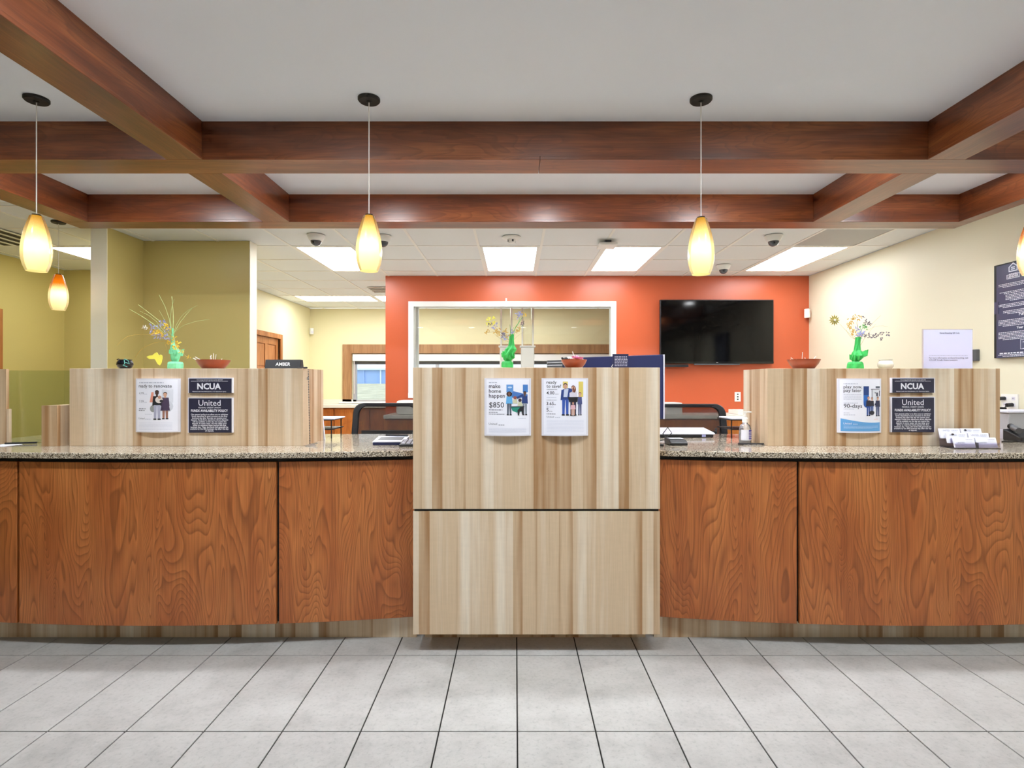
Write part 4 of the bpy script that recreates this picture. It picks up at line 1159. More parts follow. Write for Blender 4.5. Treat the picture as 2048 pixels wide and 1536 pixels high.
# ------------------------------------------------------------------ navy notice plaques
def plaque(pxa, pxb, pya, pyb, D, zb, label, big):
    x0, x1, z0, z1 = X(pxa, D), X(pxb, D), Z(pyb, D), Z(pya, D)
    w, h = x1 - x0, z1 - z0
    t = thing('notice_plaque', (x0 + w / 2, D, z0), label, 'plaque', 'navy notice plaques')
    bo = obj('board', MB().box(x0, x1, D - .016, D - .0005, z0, z1), M['navyboard'], t, bevel=.001)
    obj('edge_strip', MB().box(x0 - .005, x0, D - .015, D - .0005, z0, z1), M['acrylwhite'], bo)
    obj('edge_strip', MB().box(x1, x1 + .005, D - .015, D - .0005, z0, z1), M['acrylwhite'], bo)
    obj('edge_strip', MB().box(x0 - .005, x1 + .005, D - .015, D - .0005, z1, z1 + .004), M['acrylwhite'], bo)
    cv = lambda p, q: ((p - zb[0]) / (zb[2] - zb[0]) * w, (zb[3] - q) / (zb[3] - zb[1]) * h)
    f = board_xf(x0, z0, w, D - .0165)
    P = Print(cv); c = (232, 232, 242)
    if not big:
        P.text('Your savings federally insured to at least $250,000', 1255, 1700, 256, c, bold=.01)
        P.text('and backed by the full faith and credit of the United States Government', 1160, 1790, 278, c, bold=.01)
        P.text('NCUA', 1265, 1672, 408, c, bold=.035)
        P.text('National Credit Union Administration, a U.S. Government Agency', 1185, 1760, 456, c, bold=.01)
    else:
        P.text('United', 1285, 1660, 692, c)
        P.text('FEDERAL CREDIT UNION', 1285, 1660, 736, c, bold=.01)
        P.text('FUNDS AVAILABILITY POLICY', 1158, 1785, 798, c, bold=.03, squash=1.25)
        body = ['Our general policy is to allow you to withdraw', 'funds deposited in your account on the first', 'business day after the day we receive your', 'deposit. Funds from electronic direct deposits',
                'will be available on the day we receive the', 'deposit. In some cases, we may delay your', 'ability to withdraw funds beyond the first', 'business day. Then, the funds will generally be', 'available by the fifth business day after the day', 'of deposit.']
        ws = [(1158, 1788), (1170, 1775), (1178, 1765), (1158, 1790), (1185, 1760), (1178, 1765), (1190, 1755), (1152, 1790), (1146, 1796), (1400, 1545)]
        for k, (b, (a0, a1)) in enumerate(zip(body, ws)):
            P.text(b, a0, a1, 852 + k * 31.2, c, bold=.02)
    P.build('lettering', f, bo)
ZA, ZB2 = (1120, 225, 1850, 475), (1115, 565, 1845, 1155)
plaque(381, 466, 757, 786, SD, ZA, 'small insured savings plaque on the left screen', False)
plaque(380.5, 466, 796.5, 865, SD, ZB2, 'square funds policy plaque on the left screen', True)
plaque(1781, 1864, 757, 785.5, SD, ZA, 'small insured savings plaque on the right screen', False)
plaque(1780.5, 1864, 795, 864, SD, ZB2, 'square funds policy plaque on the right screen', True)

# ------------------------------------------------------------------ notice board on the right wall
BX = 3.63
by0 = BX * F / (1988 - PX); bw_ = .66; by1 = by0 - bw_
bz1, bz0 = Z(532, by0), Z(716.5, by0)
nb = thing('notice_board', (3.66, (by0 + by1) / 2, bz0), 'dark framed notice board on the ivory right wall', 'notice board')
obj('frame', MB().box(BX, 3.66, by1, by0, bz0, bz1), M['black'], nb, bevel=.002)
pn = obj('panel', MB().box(BX - .006, BX, by1 + .02, by0 - .028, bz0 + .0, bz1 - .012), M['slate'], nb)
obj('clip', MB().box(BX - .009, BX - .0, by0 - .05, by0 - .012, bz0 + .33, bz0 + .42), M['slate'], nb)
f = lambda u, v, n: (BX - .0066 - n, by0 - .028 - u, bz0 + v)
c = (214, 218, 232); hB = bz1 - bz0
P = Print()
P.poly([(.105, .625), (.105, .662), (.142, .69), (.179, .662), (.179, .625)], c, 1); P.poly([(.113, .632), (.113, .658), (.142, .68), (.171, .658), (.171, .632)], (72, 78, 106), 2)
P.rect(.126, .652, .158, .659, c, 3); P.rect(.126, .639, .158, .646, c, 3)
P.fine(.11, .18, .612, .005, c); P.rect(.088, .575, .196, .607, c, 1); P.rect(.092, .579, .192, .603, (72, 78, 106), 2); P.text('LENDER', .097, .187, .583, c, 3, bold=.03)
def para(v, lines, u0, u1, h=.005, gap=.0105, seed=3):
    for k in range(lines):
        i = .0 if k < lines - 1 else .12
        P.fine(u0 + i * .3, u1 - i, v - k * gap, h, c, 2, seed + k)
para(.545, 3, .02, .59); para(.485, 2, .03, .59); para(.462, 5, .08, .5); para(.395, 3, .02, .59); para(.345, 3, .06, .5)
P.text('Funds Availability', .19, .42, .300, c, 2, bold=.03); para(.278, 5, .02, .59); P.text('Your Money', .17, .30, .205, c, 2, bold=.03); para(.188, 6, .02, .59)
P.rect(.20, .055, .42, .125, c, 1); P.rect(.203, .058, .417, .122, (66, 72, 100), 2); P.text('NCUA', .25, .38, .072, c, 3, bold=.03); P.fine(.22, .40, .108, .005, c, 3); P.fine(.22, .40, .061, .004, c, 3)
P.fine(.03, .56, .036, .009, c); para(.022, 2, .02, .59)
P.build('lettering', f, pn)

# ------------------------------------------------------------------ paper sign on the right screen
SG = 3.30
x0, x1, z0, z1 = X(1845, SG), X(1946, SG), ZTOP, Z(658, SG)
t = thing('paper_sign', ((x0 + x1) / 2, SG, z0), 'pale paper sign in a clear stand on the right screen', 'sign')
obj('clear_holder', MB().box(x0, x1, SG + .003, SG + .006, z0, z1), M['acryl'], t)
obj('foot', MB().box(x0, x1, SG - .03, SG + .06, z0, z0 + .003), M['acryl'], t)
sh = obj('paper_sheet', MB().box(x0 + .007, x1 - .003, SG, SG + .0015, z0 + .004, z1 - .004), mat('lilac_paper', rgb(212, 212, 242), .5), t)
cv = lambda p, q: ((p - 330) / (1705 - 330) * (x1 - x0), (1310 - q) / (1310 - 240) * (z1 - z0))
P = Print(cv)
P.text('Shared Branching QR Code', 795, 1335, 362, (52, 50, 80), bold=.02)
P.fine(505, 1555, 955, 16, (176, 176, 208)); P.text('For more information on shared branching, visit', 510, 1572, 1026, (60, 58, 92), bold=.007); P.text('CO-OP Credit Union locations', 510, 1280, 1086, (60, 58, 92), bold=.007)
P.build('lettering', board_xf(x0, z0, x1 - x0, SG), sh)

# ------------------------------------------------------------------ name plate
ND = 3.20
t = thing('name_plate', (X(565, ND), ND, ZTOP), 'black name plate with white capitals on the left screen', 'name plate')
xa, xb, xa2, xb2 = X(529, ND), X(600, ND), X(531, ND), X(603, ND)
zt_ = Z(719, ND)
obj('plate', MB().prism([(ND, ZTOP), (ND + .06, ZTOP), (ND + .045, zt_), (ND + .012, zt_)], xa, xb, 'x'), M['blackplastic'], t, bevel=.0015)
P = Print(lambda p, q: (p, q))
P.text('AMBER', .062, .146, .018, (238, 238, 240), bold=.012)
P.build('lettering', lambda u, v, n: (xa + u, ND + .012 * v / (zt_ - ZTOP) - .0012 - n, ZTOP + v), t)
one('black_pen', MB().tube([(X(596, 3.19), 3.19, ZTOP + .005), (X(622, 3.19) - .012, 3.16, ZTOP + .005)], .005, 8), M['blackplastic'], (X(608, 3.18), 3.18, ZTOP), 'black pen lying beside the name plate', 'pen')

# ------------------------------------------------------------------ flower arrangements
def flower(name, p, r, m, parent, kind='star'):
    rnd = random.Random(int(p[0] * 1000 + p[2] * 777))
    mb = MB()
    if kind == 'star':
        for k in range(6):
            a = 2 * math.pi * k / 6 + rnd.random()
            mb.petal(p, (math.cos(a), -.35, math.sin(a)), r, r * .55, (0, 1, 0))
    else:       # a loose tuft of small blossoms
        for k in range(9):
            q = (p[0] + rnd.uniform(-r, r), p[1] + rnd.uniform(-r, r) * .7, p[2] + rnd.uniform(-r, r))
            a = rnd.uniform(0, 6.28)
            mb.petal(q, (math.cos(a), -.4, math.sin(a)), r * .55, r * .42, (0, 1, 0))
            mb.petal(q, (math.cos(a + 2), -.2, math.sin(a + 2)), r * .5, r * .4, (0, 1, 0))
    return obj(name, mb, m, parent, smooth=False)

def vase(name, D, base, cvt, wrapm, label, body, neck, stems, flowers):
    """body: close-up box of the wrapped pot; neck: outline of the gathered paper, left and right edges by height"""
    P3 = lambda a, b, dy=0.0: (X(cvt(a, b)[0], D), D + dy, Z(cvt(a, b)[1], D))
    x0, _, z0 = P3(body[0], body[3]); x1, _, z1 = P3(body[2], body[1])
    z0 = base
    t = thing(name, ((x0 + x1) / 2, D, base), label, 'flower vase', 'wrapped flower vases')
    w = (x1 - x0) / 2; xc = (x0 + x1) / 2; h = z1 - z0
    n = 20; rows = [(1.0, 0), (1.02, .3), (1.0, .75), (.86, 1.0), (.5, 1.04)]
    vs = []; fs = []
    for ri, (k, zz) in enumerate(rows):
        for q in range(n):
            a = 2 * math.pi * q / n
            sq = 1.0 / max(abs(math.cos(a)), abs(math.sin(a))) ** .55
            wob = 1 + .05 * math.sin(q * 5 + ri)
            vs.append((xc + w * .86 * k * sq * wob * math.cos(a), D + w * .86 * k * sq * wob * math.sin(a), z0 + h * zz))
    for i in range(len(rows) - 1):
        for q in range(n): fs.append((i * n + q, i * n + (q + 1) % n, (i + 1) * n + (q + 1) % n, (i + 1) * n + q))
    fs.append(tuple(range(n - 1, -1, -1))); fs.append(tuple((len(rows) - 1) * n + q for q in range(n)))
    obj('wrapped_pot', MB().add(vs, fs), wrapm, t, smooth=False)
    # gathered tissue above the pot
    vs = []; fs = []; n = 16; rw = random.Random(len(label) + 5)
    for ri, (l, r, y) in enumerate(neck):
        a0 = P3(l, y); a1 = P3(r, y); cx = (a0[0] + a1[0]) / 2; hw = (a1[0] - a0[0]) / 2
        for q in range(n):
            a = 2 * math.pi * q / n
            k = 1 + .12 * math.sin(q * 4.0 + ri * 1.3) + rw.uniform(-.13, .13)
            vs.append((cx + hw * k * math.cos(a), D + hw * k * .8 * math.sin(a), a0[2]))
    for i in range(len(neck) - 1):
        for q in range(n): fs.append((i * n + q, i * n + (q + 1) % n, (i + 1) * n + (q + 1) % n, (i + 1) * n + q))
    fs.append(tuple(range(n - 1, -1, -1))); fs.append(tuple((len(neck) - 1) * n + q for q in range(n)))
    obj('tissue_paper', MB().add(vs, fs), wrapm, t, smooth=False)
    wide = max(neck, key=lambda q: q[1] - q[0]); a0 = P3(wide[0], wide[2]); a1 = P3(wide[1], wide[2]); hw = (a1[0] - a0[0]) / 2
    for q in range(7):
        a = 2 * math.pi * q / 7 + rw.uniform(-.3, .3)
        c0 = ((a0[0] + a1[0]) / 2 + hw * .55 * math.cos(a), D + hw * .5 * math.sin(a), a0[2] - hw * rw.uniform(.2, .9))
        obj('tissue_flap', MB().petal(c0, (math.cos(a) * .8, math.sin(a) * .8, rw.uniform(.5, 1.6)), hw * rw.uniform(1.0, 1.5), hw * .9, (math.sin(a), -math.cos(a), .3)), wrapm, t, smooth=False)
    rnd = random.Random(len(label))
    for pts, m, r in stems:
        dy = rnd.uniform(-.06, .06); k = len(pts)
        p3 = [P3(a, b, dy * i / max(1, k - 1)) for i, (a, b) in enumerate(pts)]
        # smooth the polyline
        if k > 2:
            q = [p3[0]]
            for i in range(k - 1):
                for f in (.35, .75): q.append(tuple(p3[i][c] * (1 - f) + p3[i + 1][c] * f for c in range(3)))
            q.append(p3[-1]); p3 = q
        obj('stem', MB().tube(p3, r, 5, r * .5), m, t)
    for a, b, r, m, kind in flowers:
        s = X(cvt(a + r, b)[0], D) - X(cvt(a, b)[0], D)
        flower('flower', P3(a, b, rnd.uniform(-.03, .01)), s, m, t, kind)
    return t, P3

st, sg, sn = M['stem'], M['stemgreen'], M['stemtan']
lv, ye, go, pl = M['lavender'], M['yellow'], M['gold'], M['plum']
cvA = lambda a, b: (230 + a * .12695, 560 + b * .12695)
t, P3 = vase('flower_vase', 3.27, ZTOP, cvA, M['tissue_mint'], 'mint wrapped vase with grass sprays and a paper butterfly on the left screen',
     (835, 1290, 1070, 1390), [(905, 985, 1300), (885, 1010, 1240), (880, 1040, 1150), (880, 990, 1080), (888, 935, 1000), (893, 925, 880), (898, 920, 760)],
     [([(905, 900), (850, 520), (720, 240)], st, .0018), ([(905, 900), (878, 540), (805, 235)], st, .0018), ([(905, 900), (890, 540), (990, 320)], st, .0018),
      ([(905, 940), (800, 850), (560, 640), (270, 465)], st, .0018), ([(905, 900), (760, 690), (600, 560), (385, 390)], st, .0016), ([(905, 920), (820, 850), (640, 600), (450, 500)], st, .0013),
      ([(905, 900), (810, 650), (735, 485)], st, .0013), ([(905, 900), (940, 760), (1020, 600), (1150, 430)], st, .0016), ([(905, 900), (980, 650), (1120, 490), (1300, 400)], st, .0012),
      ([(905, 900), (960, 820), (1200, 680), (1560, 635)], st, .0012), ([(900, 960), (700, 960), (480, 1020), (330, 1110), (240, 1220)], go, .0014), ([(880, 900), (560, 850), (280, 870), (180, 930), (90, 1040)], go, .0012),
      ([(900, 960), (700, 890), (560, 790), (450, 735)], sn, .0014), ([(925, 940), (960, 900), (1000, 1060), (1100, 1140), (1210, 1215)], sn, .0012), ([(880, 980), (790, 990), (770, 1020), (795, 1070), (752, 1170)], go, .0013)],
     [(600, 745, 45, lv, 't'), (575, 820, 42, lv, 't'), (640, 870, 42, lv, 't'), (705, 885, 36, lv, 't'), (785, 680, 42, lv, 't'), (825, 790, 50, lv, 't'), (850, 900, 45, lv, 't'), (690, 740, 40, lv, 't'),
      (680, 830, 55, ye, 's'), (865, 735, 48, ye, 's'), (485, 740, 38, M['ceramic'], 't'), (545, 775, 30, go, 't'), (770, 850, 40, ye, 't'), (860, 970, 42, ye, 's'), (940, 925, 40, ye, 's'), (990, 1040, 60, ye, 't'), (970, 1000, 36, ye, 't'), (1090, 1130, 30, ye, 't'), (1200, 1212, 26, ye, 't')])
poly = [(555, 1215), (600, 1195), (650, 1190), (690, 1155), (718, 1145), (735, 1170), (745, 1195), (775, 1180), (800, 1195), (804, 1240), (790, 1310), (765, 1348), (730, 1325), (700, 1270), (685, 1250), (600, 1250)]
pp = [P3(a, b) for a, b in poly]
obj('paper_butterfly', MB().prism([(p[0], p[2]) for p in pp], 3.235, 3.238, 'y'), M['lemon'], t)

cvB = lambda a, b: (940 + a * .12695, 570 + b * .12695)
vase('flower_vase', 3.0, pz1, cvB, M['tissue_green'], 'bright green wrapped vase on the pedestal before the pass window',
     (485, 1205, 692, 1300), [(560, 640, 1210), (535, 665, 1170), (520, 690, 1100), (560, 730, 1010), (600, 700, 960), (615, 690, 880), (628, 688, 780)],
     [([(650, 900), (680, 740), (740, 640), (850, 470)], sg, .0022), ([(655, 900), (690, 700), (780, 570), (790, 490)], sg, .002), ([(640, 900), (560, 820), (470, 740), (330, 590)], sn, .0014), ([(640, 900), (540, 760), (420, 715), (262, 742)], sn, .0014),
      ([(650, 900), (640, 760), (630, 640)], sg, .002), ([(655, 900), (700, 740), (770, 680), (860, 595)], sg, .0014), ([(660, 900), (660, 760), (690, 660)], sg, .002), ([(640, 900), (480, 850), (380, 760)], sn, .0011), ([(665, 900), (740, 800), (900, 700)], sn, .0010)],
     [(330, 570, 62, M['lemon'], 't'), (300, 530, 30, M['lemon'], 't'), (385, 650, 42, lv, 't'), (320, 630, 30, pl, 't'), (550, 800, 62, lv, 't'), (530, 770, 30, pl, 't'), (775, 480, 48, lv, 't'), (780, 445, 30, lv, 't'),
      (262, 742, 36, go, 't'), (430, 730, 50, go, 't'), (560, 722, 40, go, 't'), (460, 770, 36, go, 't'), (600, 810, 30, go, 't'), (760, 700, 38, go, 't'), (850, 470, 30, ye, 't'), (820, 620, 32, pl, 't'), (665, 740, 36, lv, 't'), (720, 730, 34, go, 't')])

cvC = lambda a, b: (1560 + a * .19531, 610 + b * .19531)
t, P3 = vase('flower_vase', 3.27, ZTOP, cvC, M['tissue_green'], 'green wrapped vase with dried sprays and an olive daisy on the right screen',
     (692, 582, 848, 648), [(745, 800, 585), (735, 830, 560), (740, 870, 520), (750, 850, 490), (762, 820, 465), (770, 822, 400), (776, 828, 330)],
     [([(790, 360), (740, 330), (600, 190)], sn, .0012), ([(795, 350), (720, 290), (695, 210), (740, 125)], sn, .0011), ([(795, 350), (770, 240), (720, 180)], sn, .0011), ([(800, 350), (815, 220), (820, 105)], pl, .0011),
      ([(800, 360), (850, 250), (880, 180)], sg, .0018), ([(800, 360), (830, 260), (850, 200)], sg, .002), ([(800, 360), (900, 230), (1030, 105)], sn, .0010), ([(800, 340), (920, 240), (1040, 205), (1130, 220)], sn, .0009),
      ([(805, 360), (860, 310), (980, 300), (1095, 300)], pl, .0013), ([(790, 360), (720, 320), (700, 240)], sn, .001), ([(810, 440), (860, 330), (960, 200)], sn, .001), ([(800, 340), (760, 180), (765, 120)], sn, .0008)],
     [(745, 125, 26, go, 't'), (775, 140, 24, go, 't'), (705, 175, 26, go, 't'), (700, 215, 24, go, 't'), (735, 250, 26, go, 't'), (740, 300, 24, go, 't'), (770, 240, 24, lv, 't'), (795, 300, 34, lv, 't'), (810, 285, 22, lv, 't'),
      (850, 210, 26, sg, 't'), (880, 180, 26, pl, 't'), (870, 240, 24, sg, 't'), (905, 190, 20, pl, 't'), (820, 130, 14, pl, 't'), (860, 320, 22, pl, 't'), (910, 315, 24, pl, 't'), (985, 310, 26, pl, 't'), (1015, 345, 18, pl, 't'), (1025, 295, 20, pl, 't'), (1085, 300, 20, pl, 't')])
c3 = P3(557, 155)
mb = MB(); R3 = X(1560 + 614 * .19531, 3.27) - X(1560 + 557 * .19531, 3.27)
for k in range(12):
    a = 2 * math.pi * k / 12
    mb.petal((c3[0] + .2 * R3 * math.cos(a), c3[1], c3[2] + .2 * R3 * math.sin(a)), (math.cos(a), 0, math.sin(a)), R3 * .82, R3 * .26, (0, 1, 0))
dz_ = obj('daisy_petals', mb, M['olivepetal'], t)
obj('daisy_centre', MB().ball((c3[0], c3[1] - .004, c3[2]), R3 * .22, 12, sy=.5), M['ceramic'], t)
obj('daisy_disc', MB().ball((c3[0], c3[1] - .001, c3[2]), R3 * .38, 12, sy=.3), M['olivepetal'], t)

# ------------------------------------------------------------------ bowls and what is in them
def bowl(pxa, pxb, pyt, D, base, label):
    xa, xb = X(pxa, D), X(pxb, D); xc = (xa + xb) / 2; R = (xb - xa) / 2; h = Z(pyt, D) - base
    o = one('candy_bowl', MB().lathe([(0, 0), (R * .55, 0), (R * .64, h * .08), (R * .86, h * .52), (R * .99, h * .93), (R, h), (R * .96, h * .985), (R * .82, h * .55), (R * .58, h * .16), (0, h * .12)], (xc, D, base), 32), M['terracotta'], (xc, D, base), label, 'bowl', 'brown bowls')
    return xc, R, h
ORD = ('leftmost', 'second from left', 'third from left', 'fourth from left', 'fifth from left', 'sixth from left', 'rightmost')
def ordered(specs): return sorted(specs, key=lambda q: q[0] + q[1])
def lolly(xc, D, z, dx, dy, dz, label, m, group):
    t = thing('lollipop', (xc, D, z), label, 'lollipop', group)
    p0, p1 = (xc, D, z), (xc + dx, D + dy, z + dz)
    obj('stick', MB().tube([p0, p1], .0021, 6), M['whiteplastic'], t)
    obj('candy', MB().ball(p0, .010, 10), m, t)
xc, R, h = bowl(395, 458, 720, 3.27, ZTOP, 'brown bowl with lollipops on the left screen')
for k, (dx, q, dz) in enumerate(ordered(((-.075, -.03, .030), (-.065, -.045, .022), (.010, -.022, .040), (-.018, .01, .034), (.0, .012, .050), (.012, .018, .044), (.02, .03, .02)))):
    lolly(xc + q, 3.27 + random.uniform(-.02, .02), ZTOP + h * .55, dx, random.uniform(-.01, .01), dz + .012, '%s white lollipop stick in the left bowl' % ORD[k], M['pink'], 'lollipops in the left bowl')
xc, R, h = bowl(1577, 1638, 719, 3.27, ZTOP, 'brown bowl with lollipops on the right screen')
for k, (dx, q, dz) in enumerate(ordered(((-.05, -.035, .026), (-.03, -.04, .02), (-.028, -.015, .018), (0, -.002, .060), (-.01, .022, .028), (.04, .03, .034), (.03, .012, .012)))):
    lolly(xc + q, 3.27 + random.uniform(-.02, .02), ZTOP + h * .5, dx, random.uniform(-.01, .01), dz + .012, '%s white lollipop stick in the right bowl' % ORD[k], M['lavender'], 'lollipops in the right bowl')
xc, R, h = bowl(1122, 1174, 719.5, 2.95, pz1, 'brown bowl heaped with wrapped candy on the pedestal')
for k, (q, zz, m, tilt) in enumerate(((-.045, 1.05, 'blackplastic', -.5), (-.026, 1.15, 'whiteplastic', .4), (-.012, 1.0, 'blackplastic', .3), (.012, 1.25, 'pink', -.3), (.024, 1.1, 'pink', .5), (.04, 1.0, 'whiteplastic', -.4), (.0, .95, 'terracotta', .2))):
    x = xc + q; z = pz1 + h * zz
    mb = MB().ball((x, 2.95 + (k % 3 - 1) * .02, z), .011, 10, sx=1.2)
    yy = 2.95 + (k % 3 - 1) * .02
    for sgn in (-1, 1):
        mb.petal((x + sgn * .010, yy, z), (sgn, 0, tilt * sgn), .018, .014, (0, 1, 0))
    one('wrapped_candy', mb, M[m], (x, yy, z - .011), ('leftmost black', 'left white', 'middle black', 'large pink', 'right pink', 'rightmost white', 'brown')[k] + ' wrapped candy in the bowl on the pedestal', 'candy', 'wrapped candy in the pedestal bowl')
for k, (dx, q, dz) in enumerate(((-.02, .012, .058), (.01, -.01, .03))):
    lolly(xc + q, 2.955, pz1 + h * .7, dx, 0, dz, ('tall', 'short')[k] + ' white lollipop stick in the bowl on the pedestal', M['pink'], 'lollipops in the pedestal bowl')

# black pot and white jar
x = X(250, 3.27)
t = thing('black_pot', (x, 3.27, ZTOP), 'small round black glazed pot at the left end of the left screen', 'pot')
obj('body', MB().lathe([(0, 0), (.022, 0), (.037, .012), (.043, .028), (.040, .042), (.033, .050), (.037, .056), (.034, .056), (.029, .05), (0, .045)], (x, 3.27, ZTOP), 28), M['blackglaze'], t)
obj('spout', MB().petal((x - .028, 3.27, ZTOP + .055), (-1, 0, .08), .022, .012, (0, 1, 0)), M['blackglaze'], t)
obj('yarn_bow', MB().tube([(x + .022, 3.232, ZTOP + .052), (x + .030, 3.225, ZTOP + .030), (x + .018, 3.228, ZTOP + .022), (x + .034, 3.24, ZTOP + .012)], .0022, 5).tube([(x + .02, 3.235, ZTOP + .058), (x + .038, 3.24, ZTOP + .05), (x + .043, 3.245, ZTOP + .03), (x + .030, 3.23, ZTOP + .038)], .0022, 5), M['teal'], t)
x = X(1771, 3.27)
one('white_jar', MB().lathe([(0, 0), (.028, 0), (.040, .014), (.042, .030), (.036, .044), (.031, .049), (.035, .056), (.033, .057), (.028, .05), (.036, .028), (0, .008)], (x, 3.27, ZTOP), 28), M['ceramic'], (x, 3.27, ZTOP), 'small rounded white jar right of the vase on the right screen', 'jar')

# ------------------------------------------------------------------ monitor and card behind the pedestal
MD = 3.55
mx0, mx1 = X(1126, MD), X(1326, MD)
mz1 = Z(709, MD)
t = thing('computer_monitor', ((mx0 + mx1) / 2, MD, GZ1), 'navy backed monitor rising behind the pedestal', 'monitor')
zl = Z(716, MD)
obj('back_shell', MB().prism([(mx0, 1.13), (mx1 + .006, 1.13), (mx1, mz1), (mx0, zl)], MD, MD + .05, 'y'), M['navy'], t, bevel=.004)
obj('vented_side', MB().prism([(mx0 - .002, MD + .002), (mx0 - .095, MD + .09), (mx0 - .095, MD + .12), (mx0 - .002, MD + .05)], 1.16, zl - .012), M['darkgrey'], t)
for k in range(8):
    z = zl - .03 - k * .018
    obj('vent_fin', MB().prism([(mx0 - .004, MD - .002), (mx0 - .097, MD + .086), (mx0 - .097, MD + .09), (mx0 - .004, MD + .004)], z, z + .006), M['grey'], t)
obj('rim', MB().box(mx1 + .002, mx1 + .010, MD - .004, MD + .056, 1.13, mz1), M['lilac'], t)
obj('stand_post', MB().box((mx0 + mx1) / 2 - .04, (mx0 + mx1) / 2 + .04, MD + .05, MD + .08, GZ1, 1.3), M['blackplastic'], t)
obj('stand_foot', MB().box((mx0 + mx1) / 2 - .12, (mx0 + mx1) / 2 + .12, MD - .02, MD + .16, GZ1, GZ1 + .012), M['blackplastic'], t, bevel=.004)
CD = 3.12
t = thing('info_card', (X(1241, CD), CD, pz1), 'small navy card with white print on the pedestal', 'card')
xa, xb = X(1225, CD), X(1257, CD); zt_ = Z(708, CD)
sh = obj('card', MB().box(xa, xb, CD, CD + .002, pz1, zt_), M['navy'], t)
P = Print()
for k in range(7): P.fine(.012, (xb - xa) - .006, (zt_ - pz1) - .012 - k * .0085, .004, (190, 194, 226), 2, k)
P.build('lettering', board_xf(xa, pz1, xb - xa, CD), sh)
obj('clip_ring', MB().tube([(xa + .002, CD - .003, pz1 + .004), (xa - .006, CD - .006, pz1 + .015), (xa + .002, CD - .003, pz1 + .026)], .0015, 5), M['whiteplastic'], t)

# ------------------------------------------------------------------ things on the worktops
GT = GZ1
# chained pen at the left screen
xs = X(606, SD) + .004; yc = 3.20
t = thing('chained_pen_base', (xs + .012, yc, GT), 'bead chain and steel pen base at the end of the left screen', 'pen base')
obj('base_disc', MB().lathe([(0, 0), (.030, 0), (.030, .004), (.012, .009), (0, .010)], (xs + .036, yc - .05, GT), 20), M['steel'], t)
mb = MB()
p0 = (xs + .010, yc - .02, Z(740, 3.20)); p1 = (xs + .030, yc - .05, GT + .012)
for k in range(46):
    f = k / 45
    mb.ball(tuple(p0[i] * (1 - f) + p1[i] * f for i in range(3)), .0038, 6)
obj('bead_chain', mb, M['darkgrey'], t)['kind'] = 'stuff'
obj('clasp', MB().box(xs + .002, xs + .010, yc - .02, yc - .008, Z(760, 3.2), Z(754, 3.2)), M['steel'], t)
obj('stub', MB().tube([(xs + .036, yc - .05, GT + .009), (xs + .07, yc - .04, GT + .013)], .003, 6), M['steel'], t)
# signature pad
D0 = 3.18
xa, xb = X(745, D0), X(808, D0)
t = thing('signature_pad', ((xa + xb) / 2, D0, GT), 'white and navy signature pad on the left worktop', 'signature pad')
obj('base', MB().prism([(D0, GT), (D0, GT + .016), (D0 + .15, GT + .034), (D0 + .15, GT)], xa, xb, 'x'), M['navy'], t, bevel=.003)
def slant(y, e): return GT + .016 + (y - D0) * .12 + e
def slab(x0, x1, y0, y1, e0, e1):
    return MB().add([(x0, y0, slant(y0, e0)), (x1, y0, slant(y0, e0)), (x1, y1, slant(y1, e0)), (x0, y1, slant(y1, e0)), (x0, y0, slant(y0, e1)), (x1, y0, slant(y0, e1)), (x1, y1, slant(y1, e1)), (x0, y1, slant(y1, e1))],
                    [(0, 3, 2, 1), (4, 5, 6, 7), (0, 1, 5, 4), (1, 2, 6, 5), (2, 3, 7, 6), (3, 0, 4, 7)])
obj('top_plate', slab(xa, xb, D0, D0 + .15, .0005, .004), M['lilac'], t)
obj('display', slab(xa + .02, xb - .02, D0 + .04, D0 + .12, .004, .0055), M['darkgrey'], t)
one('stylus', MB().tube([(xa + .04, D0 + .155, GT + .044), (xb - .005, D0 + .14, GT + .042)], .006, 8), M['black'], (xb - .06, D0 + .15, GT + .04), 'black stylus lying across the signature pad', 'stylus')
# keypad partly behind the pedestal
D0 = 3.10
xa, xb = X(798, D0), X(798, D0) + .15
t = thing('pin_pad', ((xa + xb) / 2, D0, GT), 'black keypad with white keys beside the signature pad', 'keypad')
obj('body', MB().prism([(D0, GT), (D0, GT + .012), (D0 + .12, GT + .03), (D0 + .12, GT)], xa, xb, 'x'), M['blackplastic'], t, bevel=.003)
for i in range(5):
    for j in range(4):
        y0 = D0 + .012 + j * .027; x0 = xa + .010 + i * .027
        e = GT + .012 + (y0 - D0) * .15
        obj('key', MB().box(x0, x0 + .019, y0, y0 + .018, e, e + .006), M['lilac'], t)
one('cable', MB().tube([(xa + .09, D0 + .12, GT + .012), (xa + .04, D0 + .22, GT + .02), (xa + .02, D0 + .30, GT + .055), (xa + .07, D0 + .34, GT + .01), (xa + .13, D0 + .40, GT + .005)], .0028, 6), M['black'], (xa + .05, D0 + .25, GT), 'thin black cable behind the keypad on the left worktop', 'cable')
# slim silver device before the right chair
D0 = 3.62
xa, xb = X(1300, D0), X(1427, D0)
t = thing('desk_scanner', ((xa + xb) / 2, D0, GT), 'slim silver topped black device on the right worktop', 'scanner')
obj('body', MB().box(xa, xb, D0, D0 + .22, GT + .003, GT + .022), M['blackplastic'], t, bevel=.004)
obj('top_cover', MB().prism([(D0 - .004, GT + .0225), (D0 + .22, GT + .0225), (D0 + .22, GT + .05), (D0 + .02, GT + .032)], xa + .002, xb + .012, 'x'), M['lilac'], t, bevel=.003)
obj('sticker', MB().box(xb - .075, xb - .050, D0 - .0012, D0 - .0002, GT + .006, GT + .020), M['lavender'], t)
